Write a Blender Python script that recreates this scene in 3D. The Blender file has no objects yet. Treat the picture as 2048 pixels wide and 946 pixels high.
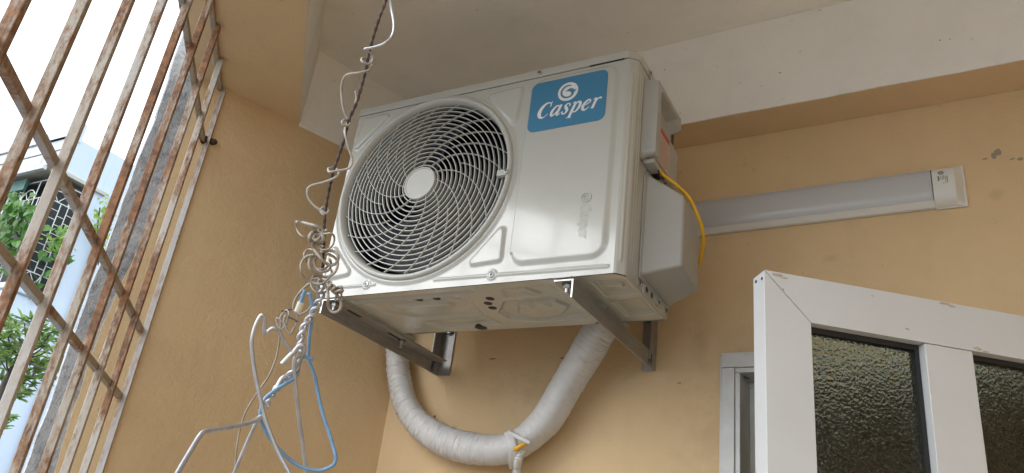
import bpy, math, random
import numpy as np
from mathutils import Vector
random.seed(7); rng = np.random.default_rng(7)
sc = bpy.context.scene
COL = sc.collection
Z0 = 2.15                      # height of the air conditioner's underside above the balcony floor

# ------------------------------------------------------------------ camera
R_ = np.array([[0.8784795690807641, 0.4632613521903535, 0.11688698077390948],
               [0.10258752765784163, -0.4218327824003396, 0.9008512101681606],
               [-0.46663631007105166, 0.7793882365414254, 0.41809631768782707]])   # right, up, forward
CAM = np.array([1.2527, -1.2700, -0.5803 + Z0])
FPX = 1593.06
cam_d = bpy.data.cameras.new('camera'); cam = bpy.data.objects.new('camera', cam_d); COL.objects.link(cam)
from mathutils import Matrix
M = Matrix.Identity(4)
for i in range(3):
    M[i][0] = R_[0][i]; M[i][1] = R_[1][i]; M[i][2] = -R_[2][i]; M[i][3] = CAM[i]
cam.matrix_world = M
cam_d.sensor_width = 36.0; cam_d.lens = 36.0 * FPX / 2048.0
cam_d.clip_start = 0.02; cam_d.clip_end = 2000.0
sc.camera = cam

# ------------------------------------------------------------------ world, sun, exposure
SUN_EL, SUN_AZ = math.radians(36), math.radians(214)   # azimuth from +y towards +x: hazy sun out beyond the grille
w = bpy.data.worlds.new('World'); sc.world = w; w.use_nodes = True
nt = w.node_tree; nt.nodes.clear()
sky = nt.nodes.new('ShaderNodeTexSky'); sky.sky_type = 'NISHITA'; sky.sun_disc = False
sky.sun_elevation = SUN_EL; sky.sun_rotation = SUN_AZ
sky.dust_density = 6.0; sky.ozone_density = 1.0; sky.air_density = 1.0
hsv = nt.nodes.new('ShaderNodeHueSaturation'); hsv.inputs['Saturation'].default_value = 0.22
bg = nt.nodes.new('ShaderNodeBackground'); bg.inputs['Strength'].default_value = 0.15
wo = nt.nodes.new('ShaderNodeOutputWorld')
veil = nt.nodes.new('ShaderNodeMix'); veil.data_type = 'RGBA'; veil.inputs[0].default_value = 0.80      # even overcast veil over the clear-sky model
veil.inputs[7].default_value = (5.5, 6.25, 7.2, 1.0)
nt.links.new(sky.outputs[0], hsv.inputs['Color']); nt.links.new(hsv.outputs[0], veil.inputs[6]); nt.links.new(veil.outputs[2], bg.inputs['Color']); nt.links.new(bg.outputs[0], wo.inputs['Surface'])
sun_d = bpy.data.lights.new('sun', 'SUN'); sun_d.energy = 0.5; sun_d.angle = math.radians(60); sun_d.color = (1.0, 0.98, 0.95)
sun = bpy.data.objects.new('sun', sun_d); COL.objects.link(sun)
sd = Vector((math.sin(SUN_AZ) * math.cos(SUN_EL), math.cos(SUN_AZ) * math.cos(SUN_EL), math.sin(SUN_EL)))
sun.rotation_euler = sd.to_track_quat('Z', 'Y').to_euler()
vs = sc.view_settings
vs.view_transform = 'Standard'; vs.look = 'None'; vs.gamma = 1.0; vs.exposure = 1.5; vs.use_curve_mapping = False
sc.cycles.max_bounces = 14; sc.cycles.diffuse_bounces = 8; sc.cycles.transmission_bounces = 10
sc.cycles.use_denoising = True
sc.cycles.sample_clamp_indirect = 8.0

# ------------------------------------------------------------------ helpers
def V(*a): return np.array(a, float)
def at(u, v, depth):
    """point seen at photo pixel (u, v) at the given camera depth in metres"""
    r = R_.T @ V((u - 1024) / FPX, -(v - 473) / FPX, 1.0)
    return CAM + r * depth
def hit(u, v, n, d):
    r = R_.T @ V((u - 1024) / FPX, -(v - 473) / FPX, 1.0)
    n = np.asarray(n, float)
    return CAM + r * ((d - n @ CAM) / (n @ r))

def empty(name, loc, label=None, cat=None, group=None):
    o = bpy.data.objects.new(name, None); COL.objects.link(o); o.location = Vector(loc); o.empty_display_size = 0.05
    tag(o, label, cat, group); return o
def tag(o, label=None, cat=None, group=None, kind=None):
    if label: o['label'] = label
    if cat: o['category'] = cat
    if group: o['group'] = group
    if kind: o['kind'] = kind
    return o
def world_loc(p):
    l = Vector((0, 0, 0))
    while p is not None:
        l = l + Vector(p.location); p = p.parent
    return l
def mesh(name, vf, mat, parent=None, smooth=False, angle=None, bevel=0, bseg=2, origin=None):
    vs_, fs_ = vf
    vs_ = np.asarray(vs_, float)
    if parent is not None: off = np.array(world_loc(parent))
    elif origin is not None: off = np.asarray(origin, float)
    else: off = np.zeros(3)
    me = bpy.data.meshes.new(name)
    me.from_pydata((vs_ - off).tolist(), [], [tuple(int(i) for i in f) for f in fs_]); me.update()
    o = bpy.data.objects.new(name, me); COL.objects.link(o)
    if parent is not None: o.parent = parent
    else: o.location = Vector(off)
    if mat is not None: me.materials.append(mat)
    if bevel:
        b = o.modifiers.new('bevel', 'BEVEL'); b.width = bevel; b.segments = bseg; b.limit_method = 'ANGLE'; b.angle_limit = math.radians(30)
        b.harden_normals = True
        smooth = True; angle = 40 if angle is None else angle
    if smooth:
        me.polygons.foreach_set('use_smooth', [True] * len(me.polygons))
        if angle is not None:
            try: me.set_sharp_from_angle(angle=math.radians(angle))
            except Exception: pass
    return o
def join(*parts):
    vs_, fs_ = [], []; n = 0
    for v, f in parts:
        vs_.append(np.asarray(v, float)); fs_ += [tuple(i + n for i in q) for q in f]; n += len(v)
    return np.concatenate(vs_), fs_
BOXF = [(0, 3, 2, 1), (4, 5, 6, 7), (0, 1, 5, 4), (1, 2, 6, 5), (2, 3, 7, 6), (3, 0, 4, 7)]
def box(lo, hi):
    (a, b, c), (d, e, f) = lo, hi
    return V((a, b, c), (d, b, c), (d, e, c), (a, e, c), (a, b, f), (d, b, f), (d, e, f), (a, e, f)), BOXF
def obox(o, ax, ay, az, r0, r1, r2):
    """box in a frame (o; ax, ay, az) spanning the three ranges"""
    o, ax, ay, az = (np.asarray(q, float) for q in (o, ax, ay, az))
    v = [o + ax * x + ay * y + az * z for z in r2 for (x, y) in ((r0[0], r1[0]), (r0[1], r1[0]), (r0[1], r1[1]), (r0[0], r1[1]))]
    f = BOXF
    if np.cross(ax, ay) @ az < 0: f = [tuple(reversed(q)) for q in f]
    return np.array(v), f
def prism(poly, o, ax, ay, az, t0, t1):
    """polygon (list of 2D) in plane (ax, ay) extruded along az from t0 to t1"""
    o, ax, ay, az = (np.asarray(q, float) for q in (o, ax, ay, az))
    n = len(poly)
    v = [o + ax * x + ay * y + az * t0 for x, y in poly] + [o + ax * x + ay * y + az * t1 for x, y in poly]
    f = [tuple(range(n - 1, -1, -1)), tuple(range(n, 2 * n))] + [(i, (i + 1) % n, n + (i + 1) % n, n + i) for i in range(n)]
    if np.cross(ax, ay) @ az < 0: f = [tuple(reversed(q)) for q in f]
    return np.array(v), f
def catmull(P, k=8, closed=False):
    P = [np.asarray(q, float) for q in P]; n = len(P); out = []
    rngi = range(n) if closed else range(n - 1)
    for i in rngi:
        if closed: p0, p1, p2, p3 = P[(i - 1) % n], P[i], P[(i + 1) % n], P[(i + 2) % n]
        else: p0, p1, p2, p3 = P[max(i - 1, 0)], P[i], P[i + 1], P[min(i + 2, n - 1)]
        for j in range(k):
            t = j / k
            out.append(0.5 * ((2 * p1) + (-p0 + p2) * t + (2 * p0 - 5 * p1 + 4 * p2 - p3) * t * t + (-p0 + 3 * p1 - 3 * p2 + p3) * t ** 3))
    if not closed: out.append(P[-1])
    return np.array(out)
def tube(P, r, sides=8, closed=False, cap=True):
    """sweep a circle (radius float, list or function(i, theta array)) along P"""
    P = np.asarray(P, float); n = len(P)
    T = np.zeros_like(P)
    if closed: T = np.roll(P, -1, 0) - np.roll(P, 1, 0)
    else: T[1:-1] = P[2:] - P[:-2]; T[0] = P[1] - P[0]; T[-1] = P[-1] - P[-2]
    T /= np.maximum(np.linalg.norm(T, axis=1, keepdims=True), 1e-9)
    a = V(0, 0, 1) if abs(T[0][2]) < 0.9 else V(1, 0, 0)
    N = np.cross(T[0], a); N /= np.linalg.norm(N)
    th = np.linspace(0, 2 * math.pi, sides, endpoint=False)
    vs_ = []
    for i in range(n):
        N = N - T[i] * (N @ T[i]); N /= max(np.linalg.norm(N), 1e-9)
        B = np.cross(T[i], N)
        rr = r(i, th) if callable(r) else (r[i] if hasattr(r, '__len__') else r)
        rr = np.broadcast_to(rr, th.shape)
        vs_.append(P[i] + np.outer(np.cos(th) * rr, N) + np.outer(np.sin(th) * rr, B))
    vs_ = np.concatenate(vs_)
    f = []
    m = n if closed else n - 1
    for i in range(m):
        for j in range(sides):
            a0 = i * sides + j; a1 = i * sides + (j + 1) % sides
            b0 = ((i + 1) % n) * sides + j; b1 = ((i + 1) % n) * sides + (j + 1) % sides
            f.append((a0, a1, b1, b0))
    if cap and not closed:
        f.append(tuple(range(sides - 1, -1, -1))); f.append(tuple((n - 1) * sides + j for j in range(sides)))
    return vs_, f
def lathe(prof, c, axis, up, seg=96, closed=True):
    """revolve (r, t) profile about axis through c; t measured along axis"""
    c, axis, up = (np.asarray(q, float) for q in (c, axis, up)); side = np.cross(axis, up)
    vs_, f = [], []; m = len(prof)
    for i in range(seg):
        a = 2 * math.pi * i / seg; d = math.cos(a) * side + math.sin(a) * up
        for r, t in prof: vs_.append(c + d * r + axis * t)
    for i in range(seg):
        for j in range(m - 1 if not closed else m):
            j2 = (j + 1) % m; i2 = (i + 1) % seg
            f.append((i * m + j, i * m + j2, i2 * m + j2, i2 * m + j))
    return np.array(vs_), f
def disc(c, axis, up, r, t0, t1, seg=24, dome=0.0):
    p = [(0.0001, t0), (r, t0), (r, t1)]
    if dome: p += [(r * 0.7, t1 + dome * 0.6), (0.0001, t1 + dome)]
    else: p += [(0.0001, t1)]
    return lathe(p, c, axis, up, seg, closed=False)
def sstep(a, b, x):
    t = np.clip((x - a) / (b - a), 0, 1); return t * t * (3 - 2 * t)
def sd_poly(px, py, poly):
    """signed distance (inside positive) of points to a polygon, numpy"""
    poly = np.asarray(poly, float); n = len(poly)
    d = np.full(px.shape, 1e9); ins = np.zeros(px.shape, bool)
    for i in range(n):
        x1, y1 = poly[i]; x2, y2 = poly[(i + 1) % n]
        ex, ey = x2 - x1, y2 - y1
        t = np.clip(((px - x1) * ex + (py - y1) * ey) / (ex * ex + ey * ey + 1e-12), 0, 1)
        d = np.minimum(d, np.hypot(px - x1 - t * ex, py - y1 - t * ey))
        c = (y1 > py) != (y2 > py)
        with np.errstate(divide='ignore', invalid='ignore'):
            xi = (x2 - x1) * (py - y1) / (y2 - y1 + 1e-12) + x1
        ins ^= c & (px < xi)
    return np.where(ins, d, -d)
def sd_line(px, py, pts):
    d = np.full(px.shape, 1e9)
    for (x1, y1), (x2, y2) in zip(pts[:-1], pts[1:]):
        ex, ey = x2 - x1, y2 - y1
        t = np.clip(((px - x1) * ex + (py - y1) * ey) / (ex * ex + ey * ey + 1e-12), 0, 1)
        d = np.minimum(d, np.hypot(px - x1 - t * ex, py - y1 - t * ey))
    return d
def sd_rrect(px, py, x0, x1, y0, y1, r):
    cx, cy, hx, hy = (x0 + x1) / 2, (y0 + y1) / 2, (x1 - x0) / 2 - r, (y1 - y0) / 2 - r
    qx, qy = np.abs(px - cx) - hx, np.abs(py - cy) - hy
    return -(np.hypot(np.maximum(qx, 0), np.maximum(qy, 0)) + np.minimum(np.maximum(qx, qy), 0) - r)

# ------------------------------------------------------------------ materials
def newmat(name):
    m = bpy.data.materials.new(name); m.use_nodes = True
    nt = m.node_tree; b = nt.nodes['Principled BSDF']
    return m, nt, b
def N(nt, t, **kw):
    n = nt.nodes.new(t)
    for k, v in kw.items(): setattr(n, k, v)
    return n
def pos(nt): return N(nt, 'ShaderNodeNewGeometry').outputs['Position']
def noise(nt, scale, detail=4, rough=0.55, vec=None, dist=0.0):
    n = N(nt, 'ShaderNodeTexNoise'); n.inputs['Scale'].default_value = scale; n.inputs['Detail'].default_value = detail
    n.inputs['Roughness'].default_value = rough; n.inputs['Distortion'].default_value = dist
    nt.links.new(vec if vec is not None else pos(nt), n.inputs['Vector']); return n.outputs['Fac']
def ramp(nt, fac, stops):
    r = N(nt, 'ShaderNodeValToRGB'); e = r.color_ramp.elements
    while len(e) < len(stops): e.new(0.5)
    for el, (p, c) in zip(e, stops):
        el.position = p; el.color = (*c, 1) if len(c) == 3 else c
    nt.links.new(fac, r.inputs[0]); return r.outputs[0]
def g(x): return (x, x, x)
def mix(nt, fac, a, b, blend='MIX'):
    m = N(nt, 'ShaderNodeMix', data_type='RGBA', blend_type=blend)
    for s, x in ((m.inputs[0], fac), (m.inputs[6], a), (m.inputs[7], b)):
        if isinstance(x, (int, float)): s.default_value = x
        elif isinstance(x, tuple): s.default_value = (*x, 1)
        else: nt.links.new(x, s)
    return m.outputs[2]
def math_(nt, op, a, b=None):
    m = N(nt, 'ShaderNodeMath', operation=op)
    for s, x in ((m.inputs[0], a), (m.inputs[1], b)):
        if x is None: continue
        if isinstance(x, (int, float)): s.default_value = x
        else: nt.links.new(x, s)
    return m.outputs[0]
def bump(nt, b, h, strength=0.3, dist=0.002, prev=None):
    n = N(nt, 'ShaderNodeBump'); n.inputs['Strength'].default_value = strength; n.inputs['Distance'].default_value = dist
    nt.links.new(h, n.inputs['Height'])
    if prev is not None: nt.links.new(prev, n.inputs['Normal'])
    nt.links.new(n.outputs[0], b.inputs['Normal']); return n.outputs[0]
def spotmask(nt, pts, r, wob=0.5, nscale=60, stretch=(1, 1, 1), soft=0.8):
    """1 inside small ragged spots at the given world points"""
    P = pos(nt); out = None
    nz = noise(nt, nscale, 3, 0.6)
    for p in pts:
        rr = p[3] if len(p) > 3 else r
        sub = N(nt, 'ShaderNodeVectorMath', operation='SUBTRACT'); nt.links.new(P, sub.inputs[0]); sub.inputs[1].default_value = p[:3]
        mul = N(nt, 'ShaderNodeVectorMath', operation='MULTIPLY'); nt.links.new(sub.outputs[0], mul.inputs[0]); mul.inputs[1].default_value = p[4] if len(p) > 4 else stretch
        ln = N(nt, 'ShaderNodeVectorMath', operation='LENGTH'); nt.links.new(mul.outputs[0], ln.inputs[0])
        d = math_(nt, 'DIVIDE', ln.outputs['Value'], rr)
        d = math_(nt, 'ADD', d, math_(nt, 'MULTIPLY', math_(nt, 'SUBTRACT', nz, 0.5), wob * 4))
        mk = N(nt, 'ShaderNodeMapRange'); mk.inputs[1].default_value = soft; mk.inputs[2].default_value = 1.0; mk.inputs[3].default_value = 1; mk.inputs[4].default_value = 0
        nt.links.new(d, mk.inputs[0]); o = mk.outputs[0]
        out = o if out is None else math_(nt, 'MAXIMUM', out, o)
    return out
def plain(name, col, rough=0.5, metal=0.0, var=0.0, vscale=8, bstr=0.0, bscale=200, bdist=0.001, coat=0.0, spec=0.5):
    m, nt, b = newmat(name)
    b.inputs['Roughness'].default_value = rough; b.inputs['Metallic'].default_value = metal
    b.inputs['Coat Weight'].default_value = coat; b.inputs['Coat Roughness'].default_value = 0.08
    b.inputs['Specular IOR Level'].default_value = spec
    if var:
        f = noise(nt, vscale, 5, 0.6)
        lo = tuple(c * (1 - var) for c in col); hi = tuple(min(1, c * (1 + var)) for c in col)
        nt.links.new(ramp(nt, f, [(0.3, lo), (0.7, hi)]), b.inputs['Base Color'])
        nt.links.new(ramp(nt, noise(nt, vscale * 3, 3), [(0.3, g(max(0.02, rough - 0.08))), (0.7, g(min(1, rough + 0.08)))]), b.inputs['Roughness'])
    else: b.inputs['Base Color'].default_value = (*col, 1)
    if bstr: bump(nt, b, noise(nt, bscale, 3, 0.6), bstr, bdist)
    return m

def plaster(name, col, chips=None, chipcol=(0.29, 0.25, 0.19), stains=None, b1=0.35, lines=None, rough=0.72):
    m, nt, b = newmat(name)
    f = noise(nt, 1.7, 6, 0.6, dist=0.4)
    c = ramp(nt, f, [(0.25, tuple(x * 0.90 for x in col)), (0.75, tuple(min(1, x * 1.06) for x in col))])
    c = mix(nt, ramp(nt, noise(nt, 9, 5, 0.65), [(0.50, g(0)), (0.78, g(0.16))]), c, tuple(x * 0.62 for x in col))
    c = mix(nt, ramp(nt, noise(nt, 42, 3, 0.5), [(0.72, g(0)), (0.76, g(0.35))]), c, tuple(x * 0.45 for x in col))
    mpv = N(nt, 'ShaderNodeMapping'); mpv.inputs['Scale'].default_value = (7, 7, 0.8); nt.links.new(pos(nt), mpv.inputs[0])
    c = mix(nt, ramp(nt, noise(nt, 1.6, 5, 0.65, vec=mpv.outputs[0]), [(0.54, g(0)), (0.78, g(0.14))]), c, tuple(x * 0.55 for x in col))      # faint run-off streaks
    if stains: c = mix(nt, math_(nt, 'MULTIPLY', spotmask(nt, stains, 0.05, 0.55, 22, soft=-0.3), 0.30), c, tuple(x * 0.35 for x in col))
    if lines: c = mix(nt, math_(nt, 'MULTIPLY', spotmask(nt, lines, 0.01, 0.35, 160), 0.85), c, (0.03, 0.022, 0.015))
    h = math_(nt, 'ADD', noise(nt, 55, 4, 0.6, dist=0.6), math_(nt, 'MULTIPLY', noise(nt, 260, 3, 0.6), 0.35))
    h = math_(nt, 'ADD', h, math_(nt, 'MULTIPLY', noise(nt, 6, 3, 0.5), 1.2))
    if chips:
        k = spotmask(nt, chips, 0.01, 0.7, 90)
        c = mix(nt, k, c, chipcol)
        h = math_(nt, 'SUBTRACT', h, math_(nt, 'MULTIPLY', k, 0.8))
    nt.links.new(c, b.inputs['Base Color'])
    b.inputs['Roughness'].default_value = rough; b.inputs['Specular IOR Level'].default_value = 0.25
    bump(nt, b, h, b1, 0.004)
    return m

PSI = math.radians(-1.608)
WX = V(math.cos(PSI), math.sin(PSI), 0); WN = V(-math.sin(PSI), math.cos(PSI), 0); ZZ = V(0, 0, 1)
WD = 0.4903
def Wp(a, off, z): return WN * (WD - off) + WX * a + V(0, 0, z + Z0)     # point at a along the back wall, off in front of it
TAN = (0.645, 0.465, 0.262)
M = {}
chip_pts = [tuple(Wp(1.375, 0, 0.411)) + (0.0065, (1, 1, 0.7)), tuple(Wp(1.366, 0, 0.402)) + (0.005, (1, 1, .8)), tuple(Wp(1.349, 0, 0.397)) + (0.006, (1, 1, 2.0)),
            tuple(Wp(1.413, 0, 0.386)) + (0.0065, (1, 1, 1.5)), tuple(Wp(1.399, 0, 0.388)) + (0.005, (1, 1, 2))]
stain_pts = [tuple(Wp(0.86, 0, -0.02)) + (0.10,), tuple(Wp(0.30, 0, -0.08)) + (0.13, (1, 1, 2)), tuple(Wp(0.74, 0, 0.02)) + (0.05, (1.6, 1, .6)),
             tuple(Wp(1.36, 0, 0.31)) + (0.02,), tuple(Wp(1.03, 0, 0.20)) + (0.025, (1, 1, 2)), tuple(Wp(0.80, 0, -0.20)) + (0.12,)]
line_pts = [tuple(Wp(0.177, 0, 0.003)) + (0.011, (1, 1, 6)), tuple(Wp(0.384, 0, -0.003)) + (0.009, (1, 1, 6)), tuple(Wp(0.57, 0, 0.005)) + (0.006, (1, 1, 5)),
            tuple(Wp(0.69, 0, -0.075)) + (0.005, (1, 1, 4)), tuple(Wp(0.02, 0, -0.15)) + (0.003, (1, 1, .6))]
M['back'] = plaster('back_wall_paint', TAN, chips=chip_pts, stains=stain_pts, lines=line_pts, b1=0.32)
M['left'] = plaster('left_wall_paint', TAN, b1=0.55)
M['soffit'] = plaster('soffit_paint', (0.64, 0.475, 0.29), b1=0.25)
M['white'] = plaster('white_paint', (0.84, 0.81, 0.75), b1=0.25)
M['white_beam'] = plaster('white_beam_paint', (0.84, 0.82, 0.77), b1=0.28,
                          chips=[tuple(hit(1880, 80, WN, WD - 0.095)) + (0.0025,), tuple(hit(1900, 78, WN, WD - 0.095)) + (0.0018,), tuple(hit(1329, 139, WN, WD - 0.095)) + (0.0025,), tuple(hit(1560, 145, WN, WD - 0.095)) + (0.004, (1, 1, 2.5))], chipcol=(0.25, 0.22, 0.18))
M['concrete'] = None
def concrete_mat():
    m, nt, b = newmat('rough_concrete')
    c = ramp(nt, noise(nt, 7, 8, 0.72, dist=0.8), [(0.28, (0.20, 0.202, 0.205)), (0.45, (0.38, 0.385, 0.39)), (0.72, (0.54, 0.545, 0.55))])
    c = mix(nt, ramp(nt, noise(nt, 38, 5, 0.7), [(0.5, g(0)), (0.66, g(0.6))]), c, (0.12, 0.12, 0.12))
    nt.links.new(c, b.inputs['Base Color']); b.inputs['Roughness'].default_value = 0.9
    bump(nt, b, math_(nt, 'ADD', noise(nt, 30, 6, 0.7), noise(nt, 110, 4, 0.7)), 0.8, 0.008); return m
M['concrete'] = concrete_mat()
def rusty(name, paint=(0.50, 0.49, 0.46), amount=0.5, rustcol=((0.095, 0.042, 0.022), (0.33, 0.15, 0.06)), sc_=1.0):
    m, nt, b = newmat(name)
    mp = N(nt, 'ShaderNodeMapping'); mp.inputs['Scale'].default_value = (1, 1, 0.35); nt.links.new(pos(nt), mp.inputs[0])
    f1 = noise(nt, 7 * sc_, 3, 0.5, vec=mp.outputs[0]); f2 = noise(nt, 85 * sc_, 6, 0.7, vec=mp.outputs[0])
    f = math_(nt, 'ADD', math_(nt, 'MULTIPLY', f1, 0.75), math_(nt, 'MULTIPLY', f2, 0.45))
    t = 0.72 - 0.24 * amount
    mask = ramp(nt, f, [(t - 0.06, g(0)), (t + 0.06, g(0.92))])
    halo = ramp(nt, f, [(t - 0.20, g(0.10)), (t + 0.02, g(0.8))])
    rc = ramp(nt, noise(nt, 60, 5, 0.7), [(0.35, rustcol[0]), (0.65, rustcol[1])])
    c = mix(nt, ramp(nt, noise(nt, 22, 3), [(0.35, g(0)), (0.7, g(0.4))]), paint, tuple(x * 0.72 for x in paint))
    c = mix(nt, halo, c, (0.36, 0.27, 0.185)); c = mix(nt, mask, c, rc)
    nt.links.new(c, b.inputs['Base Color'])
    nt.links.new(ramp(nt, mask, [(0, g(0.45)), (1, g(0.85))]), b.inputs['Roughness'])
    bump(nt, b, math_(nt, 'ADD', math_(nt, 'MULTIPLY', mask, 0.5), noise(nt, 160, 4, 0.7)), 0.5, 0.0015); return m
M['bar1'] = rusty('rusty_painted_iron', paint=(0.50, 0.475, 0.43), amount=0.40, sc_=2.0)
M['bar2'] = rusty('very_rusty_painted_iron', paint=(0.46, 0.43, 0.37), amount=0.60, sc_=2.0)
M['bar4'] = rusty('patchy_rusted_painted_iron', paint=(0.52, 0.51, 0.48), amount=0.28, sc_=2.0)
M['bar3'] = rusty('lightly_rusted_painted_iron', paint=(0.52, 0.52, 0.52), amount=0.14)
M['rail'] = rusty('weathered_iron_rail', paint=(0.30, 0.275, 0.235), amount=0.30)

def ac_paint(name, col, rough=0.17, coat=0.45, peel=0.05):
    m, nt, b = newmat(name)
    c = ramp(nt, noise(nt, 3, 4), [(0.3, tuple(x * 0.97 for x in col)), (0.7, tuple(x * 1.02 for x in col))])
    nt.links.new(c, b.inputs['Base Color'])
    nt.links.new(ramp(nt, noise(nt, 12, 5, 0.6), [(0.3, g(rough - 0.03)), (0.75, g(rough + 0.07))]), b.inputs['Roughness'])
    b.inputs['Coat Weight'].default_value = coat; b.inputs['Coat Roughness'].default_value = 0.10
    n0 = bump(nt, b, noise(nt, 7, 2, 0.5), 0.10, 0.006); bump(nt, b, noise(nt, 420, 2, 0.5), peel, 0.0006, prev=n0); return m
M['ac'] = ac_paint('off_white_enamel', (0.46, 0.46, 0.415))
M['acb'] = ac_paint('off_white_enamel_underside', (0.45, 0.455, 0.41), rough=0.22, coat=0.4)
M['plast'] = ac_paint('grey_white_plastic', (0.45, 0.45, 0.41), rough=0.38, coat=0.0, peel=0.03)
M['cover'] = ac_paint('pale_grey_plastic', (0.41, 0.41, 0.385), rough=0.40, coat=0.0, peel=0.06)
M['seam'] = plain('dark_gap', (0.02, 0.02, 0.02), 0.8)
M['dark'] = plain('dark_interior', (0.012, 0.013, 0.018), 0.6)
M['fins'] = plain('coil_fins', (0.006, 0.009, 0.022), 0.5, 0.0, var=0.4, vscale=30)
M['blade'] = plain('fan_blade_plastic', (0.008, 0.009, 0.014), 0.5, var=0.15)
M['label'] = plain('blue_vinyl', (0.045, 0.20, 0.345), 0.36)
M['lwhite'] = plain('white_vinyl', (0.74, 0.73, 0.70), 0.4)
M['steel'] = plain('zinc_steel', (0.45, 0.44, 0.42), 0.35, 0.9, var=0.2, vscale=120)
M['steel_dark'] = plain('dark_steel', (0.12, 0.12, 0.12), 0.45, 0.8, var=0.2, vscale=90)
def bracket_mat():
    m, nt, b = newmat('brushed_steel_bracket')
    mp = N(nt, 'ShaderNodeMapping'); mp.inputs['Scale'].default_value = (6, 0.25, 6); nt.links.new(pos(nt), mp.inputs[0])
    f = noise(nt, 60, 4, 0.65, vec=mp.outputs[0])
    c = ramp(nt, f, [(0.3, (0.28, 0.27, 0.255)), (0.7, (0.44, 0.425, 0.405))])
    c = mix(nt, ramp(nt, noise(nt, 14, 5, 0.7), [(0.5, g(0)), (0.72, g(0.45))]), c, (0.16, 0.135, 0.11))
    nt.links.new(c, b.inputs['Base Color']); b.inputs['Metallic'].default_value = 0.6
    nt.links.new(ramp(nt, f, [(0.3, g(0.34)), (0.7, g(0.52))]), b.inputs['Roughness'])
    bump(nt, b, f, 0.12, 0.0008); return m
M['bracket'] = bracket_mat()
M['bracket_edge'] = plain('bare_cut_steel', (0.72, 0.71, 0.69), 0.4, 0.6)
M['rubber'] = plain('black_rubber', (0.015, 0.015, 0.016), 0.6)
def tape_mat():
    m, nt, b = newmat('wrapped_vinyl_tape')
    c = ramp(nt, noise(nt, 10, 5, 0.6), [(0.3, (0.52, 0.505, 0.48)), (0.7, (0.64, 0.625, 0.60))])
    c = mix(nt, ramp(nt, noise(nt, 26, 5, 0.7, dist=1.2), [(0.60, g(0)), (0.72, g(0.45))]), c, (0.36, 0.26, 0.18))
    nt.links.new(c, b.inputs['Base Color']); b.inputs['Roughness'].default_value = 0.42
    b.inputs['Subsurface Weight'].default_value = 0.0
    bump(nt, b, noise(nt, 140, 4, 0.6), 0.25, 0.0015); return m
M['tape'] = tape_mat()
M['hose'] = plain('drain_hose_plastic', (0.66, 0.65, 0.62), 0.4, var=0.06)
M['yellow'] = plain('yellow_cable_sheath', (0.72, 0.40, 0.012), 0.38, var=0.08, vscale=40)
M['brown'] = plain('brown_wire', (0.05, 0.03, 0.025), 0.5)
def alu_wire(name, c0, c1, rough=0.38, metal=0.0):
    m, nt, b = newmat(name)
    nt.links.new(ramp(nt, noise(nt, 45, 5, 0.7), [(0.35, c0), (0.65, c1)]), b.inputs['Base Color'])
    b.inputs['Roughness'].default_value = rough; b.inputs['Metallic'].default_value = metal
    bump(nt, b, noise(nt, 300, 3), 0.2, 0.0008); return m
M['silver'] = alu_wire('silver_wire', (0.38, 0.385, 0.40), (0.56, 0.565, 0.58), 0.32, 0.65)
M['bluewire'] = alu_wire('blue_coated_wire', (0.13, 0.26, 0.42), (0.18, 0.33, 0.50), 0.28)
M['beige'] = alu_wire('aged_cream_insulation', (0.24, 0.20, 0.155), (0.40, 0.35, 0.28), 0.5)
M['beigew'] = alu_wire('weathered_white_insulation', (0.29, 0.265, 0.225), (0.44, 0.41, 0.365), 0.5)
M['cord'] = alu_wire('dark_twisted_cord', (0.035, 0.022, 0.02), (0.11, 0.07, 0.055), 0.7)
M['tip'] = plain('cream_plastic_cap', (0.62, 0.57, 0.47), 0.5)
M['door'] = plain('white_door_profile', (0.585, 0.595, 0.59), 0.36, var=0.04, vscale=5, bstr=0.04, bscale=90)
M['door_edge'] = M['door']
M['frame'] = plain('grey_white_door_frame', (0.54, 0.54, 0.52), 0.42, var=0.10, vscale=18)
M['gasket'] = plain('black_gasket', (0.012, 0.013, 0.014), 0.5)
M['putty'] = plain('old_sealant', (0.42, 0.36, 0.29), 0.8, var=0.3, vscale=60)
def glass_mat():
    m, nt, b = newmat('patterned_glass')
    b.inputs['Base Color'].default_value = (0.54, 0.64, 0.55, 1)
    b.inputs['Transmission Weight'].default_value = 1.0; b.inputs['IOR'].default_value = 1.5; b.inputs['Roughness'].default_value = 0.14
    v = N(nt, 'ShaderNodeTexVoronoi'); v.feature = 'SMOOTH_F1'; v.inputs['Scale'].default_value = 190; v.inputs['Smoothness'].default_value = 0.35
    nz = N(nt, 'ShaderNodeTexNoise'); nz.inputs['Scale'].default_value = 70; nt.links.new(pos(nt), nz.inputs['Vector'])
    ad = N(nt, 'ShaderNodeVectorMath', operation='MULTIPLY_ADD'); nt.links.new(nz.outputs['Color'], ad.inputs[0]); ad.inputs[1].default_value = (0.012, 0.012, 0.012); nt.links.new(pos(nt), ad.inputs[2])
    nt.links.new(ad.outputs[0], v.inputs['Vector'])
    h = math_(nt, 'ADD', v.outputs['Distance'], math_(nt, 'MULTIPLY', noise(nt, 190, 2), 0.5))
    bump(nt, b, h, 0.42, 0.0034); return m
M['glass'] = glass_mat()
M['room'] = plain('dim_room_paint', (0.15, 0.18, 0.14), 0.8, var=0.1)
M['lampbody'] = plain('lamp_white_plastic', (0.66, 0.65, 0.60), 0.35, var=0.03)
M['diffuser'] = plain('frosted_diffuser', (0.47, 0.47, 0.465), 0.20)
M['print'] = plain('grey_print', (0.16, 0.155, 0.14), 0.6)
M['print_l'] = plain('light_grey_print', (0.34, 0.33, 0.29), 0.6)
M['redprint'] = plain('red_print', (0.45, 0.09, 0.07), 0.5)
M['pinkprint'] = plain('pale_red_print', (0.50, 0.32, 0.27), 0.5)
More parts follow.
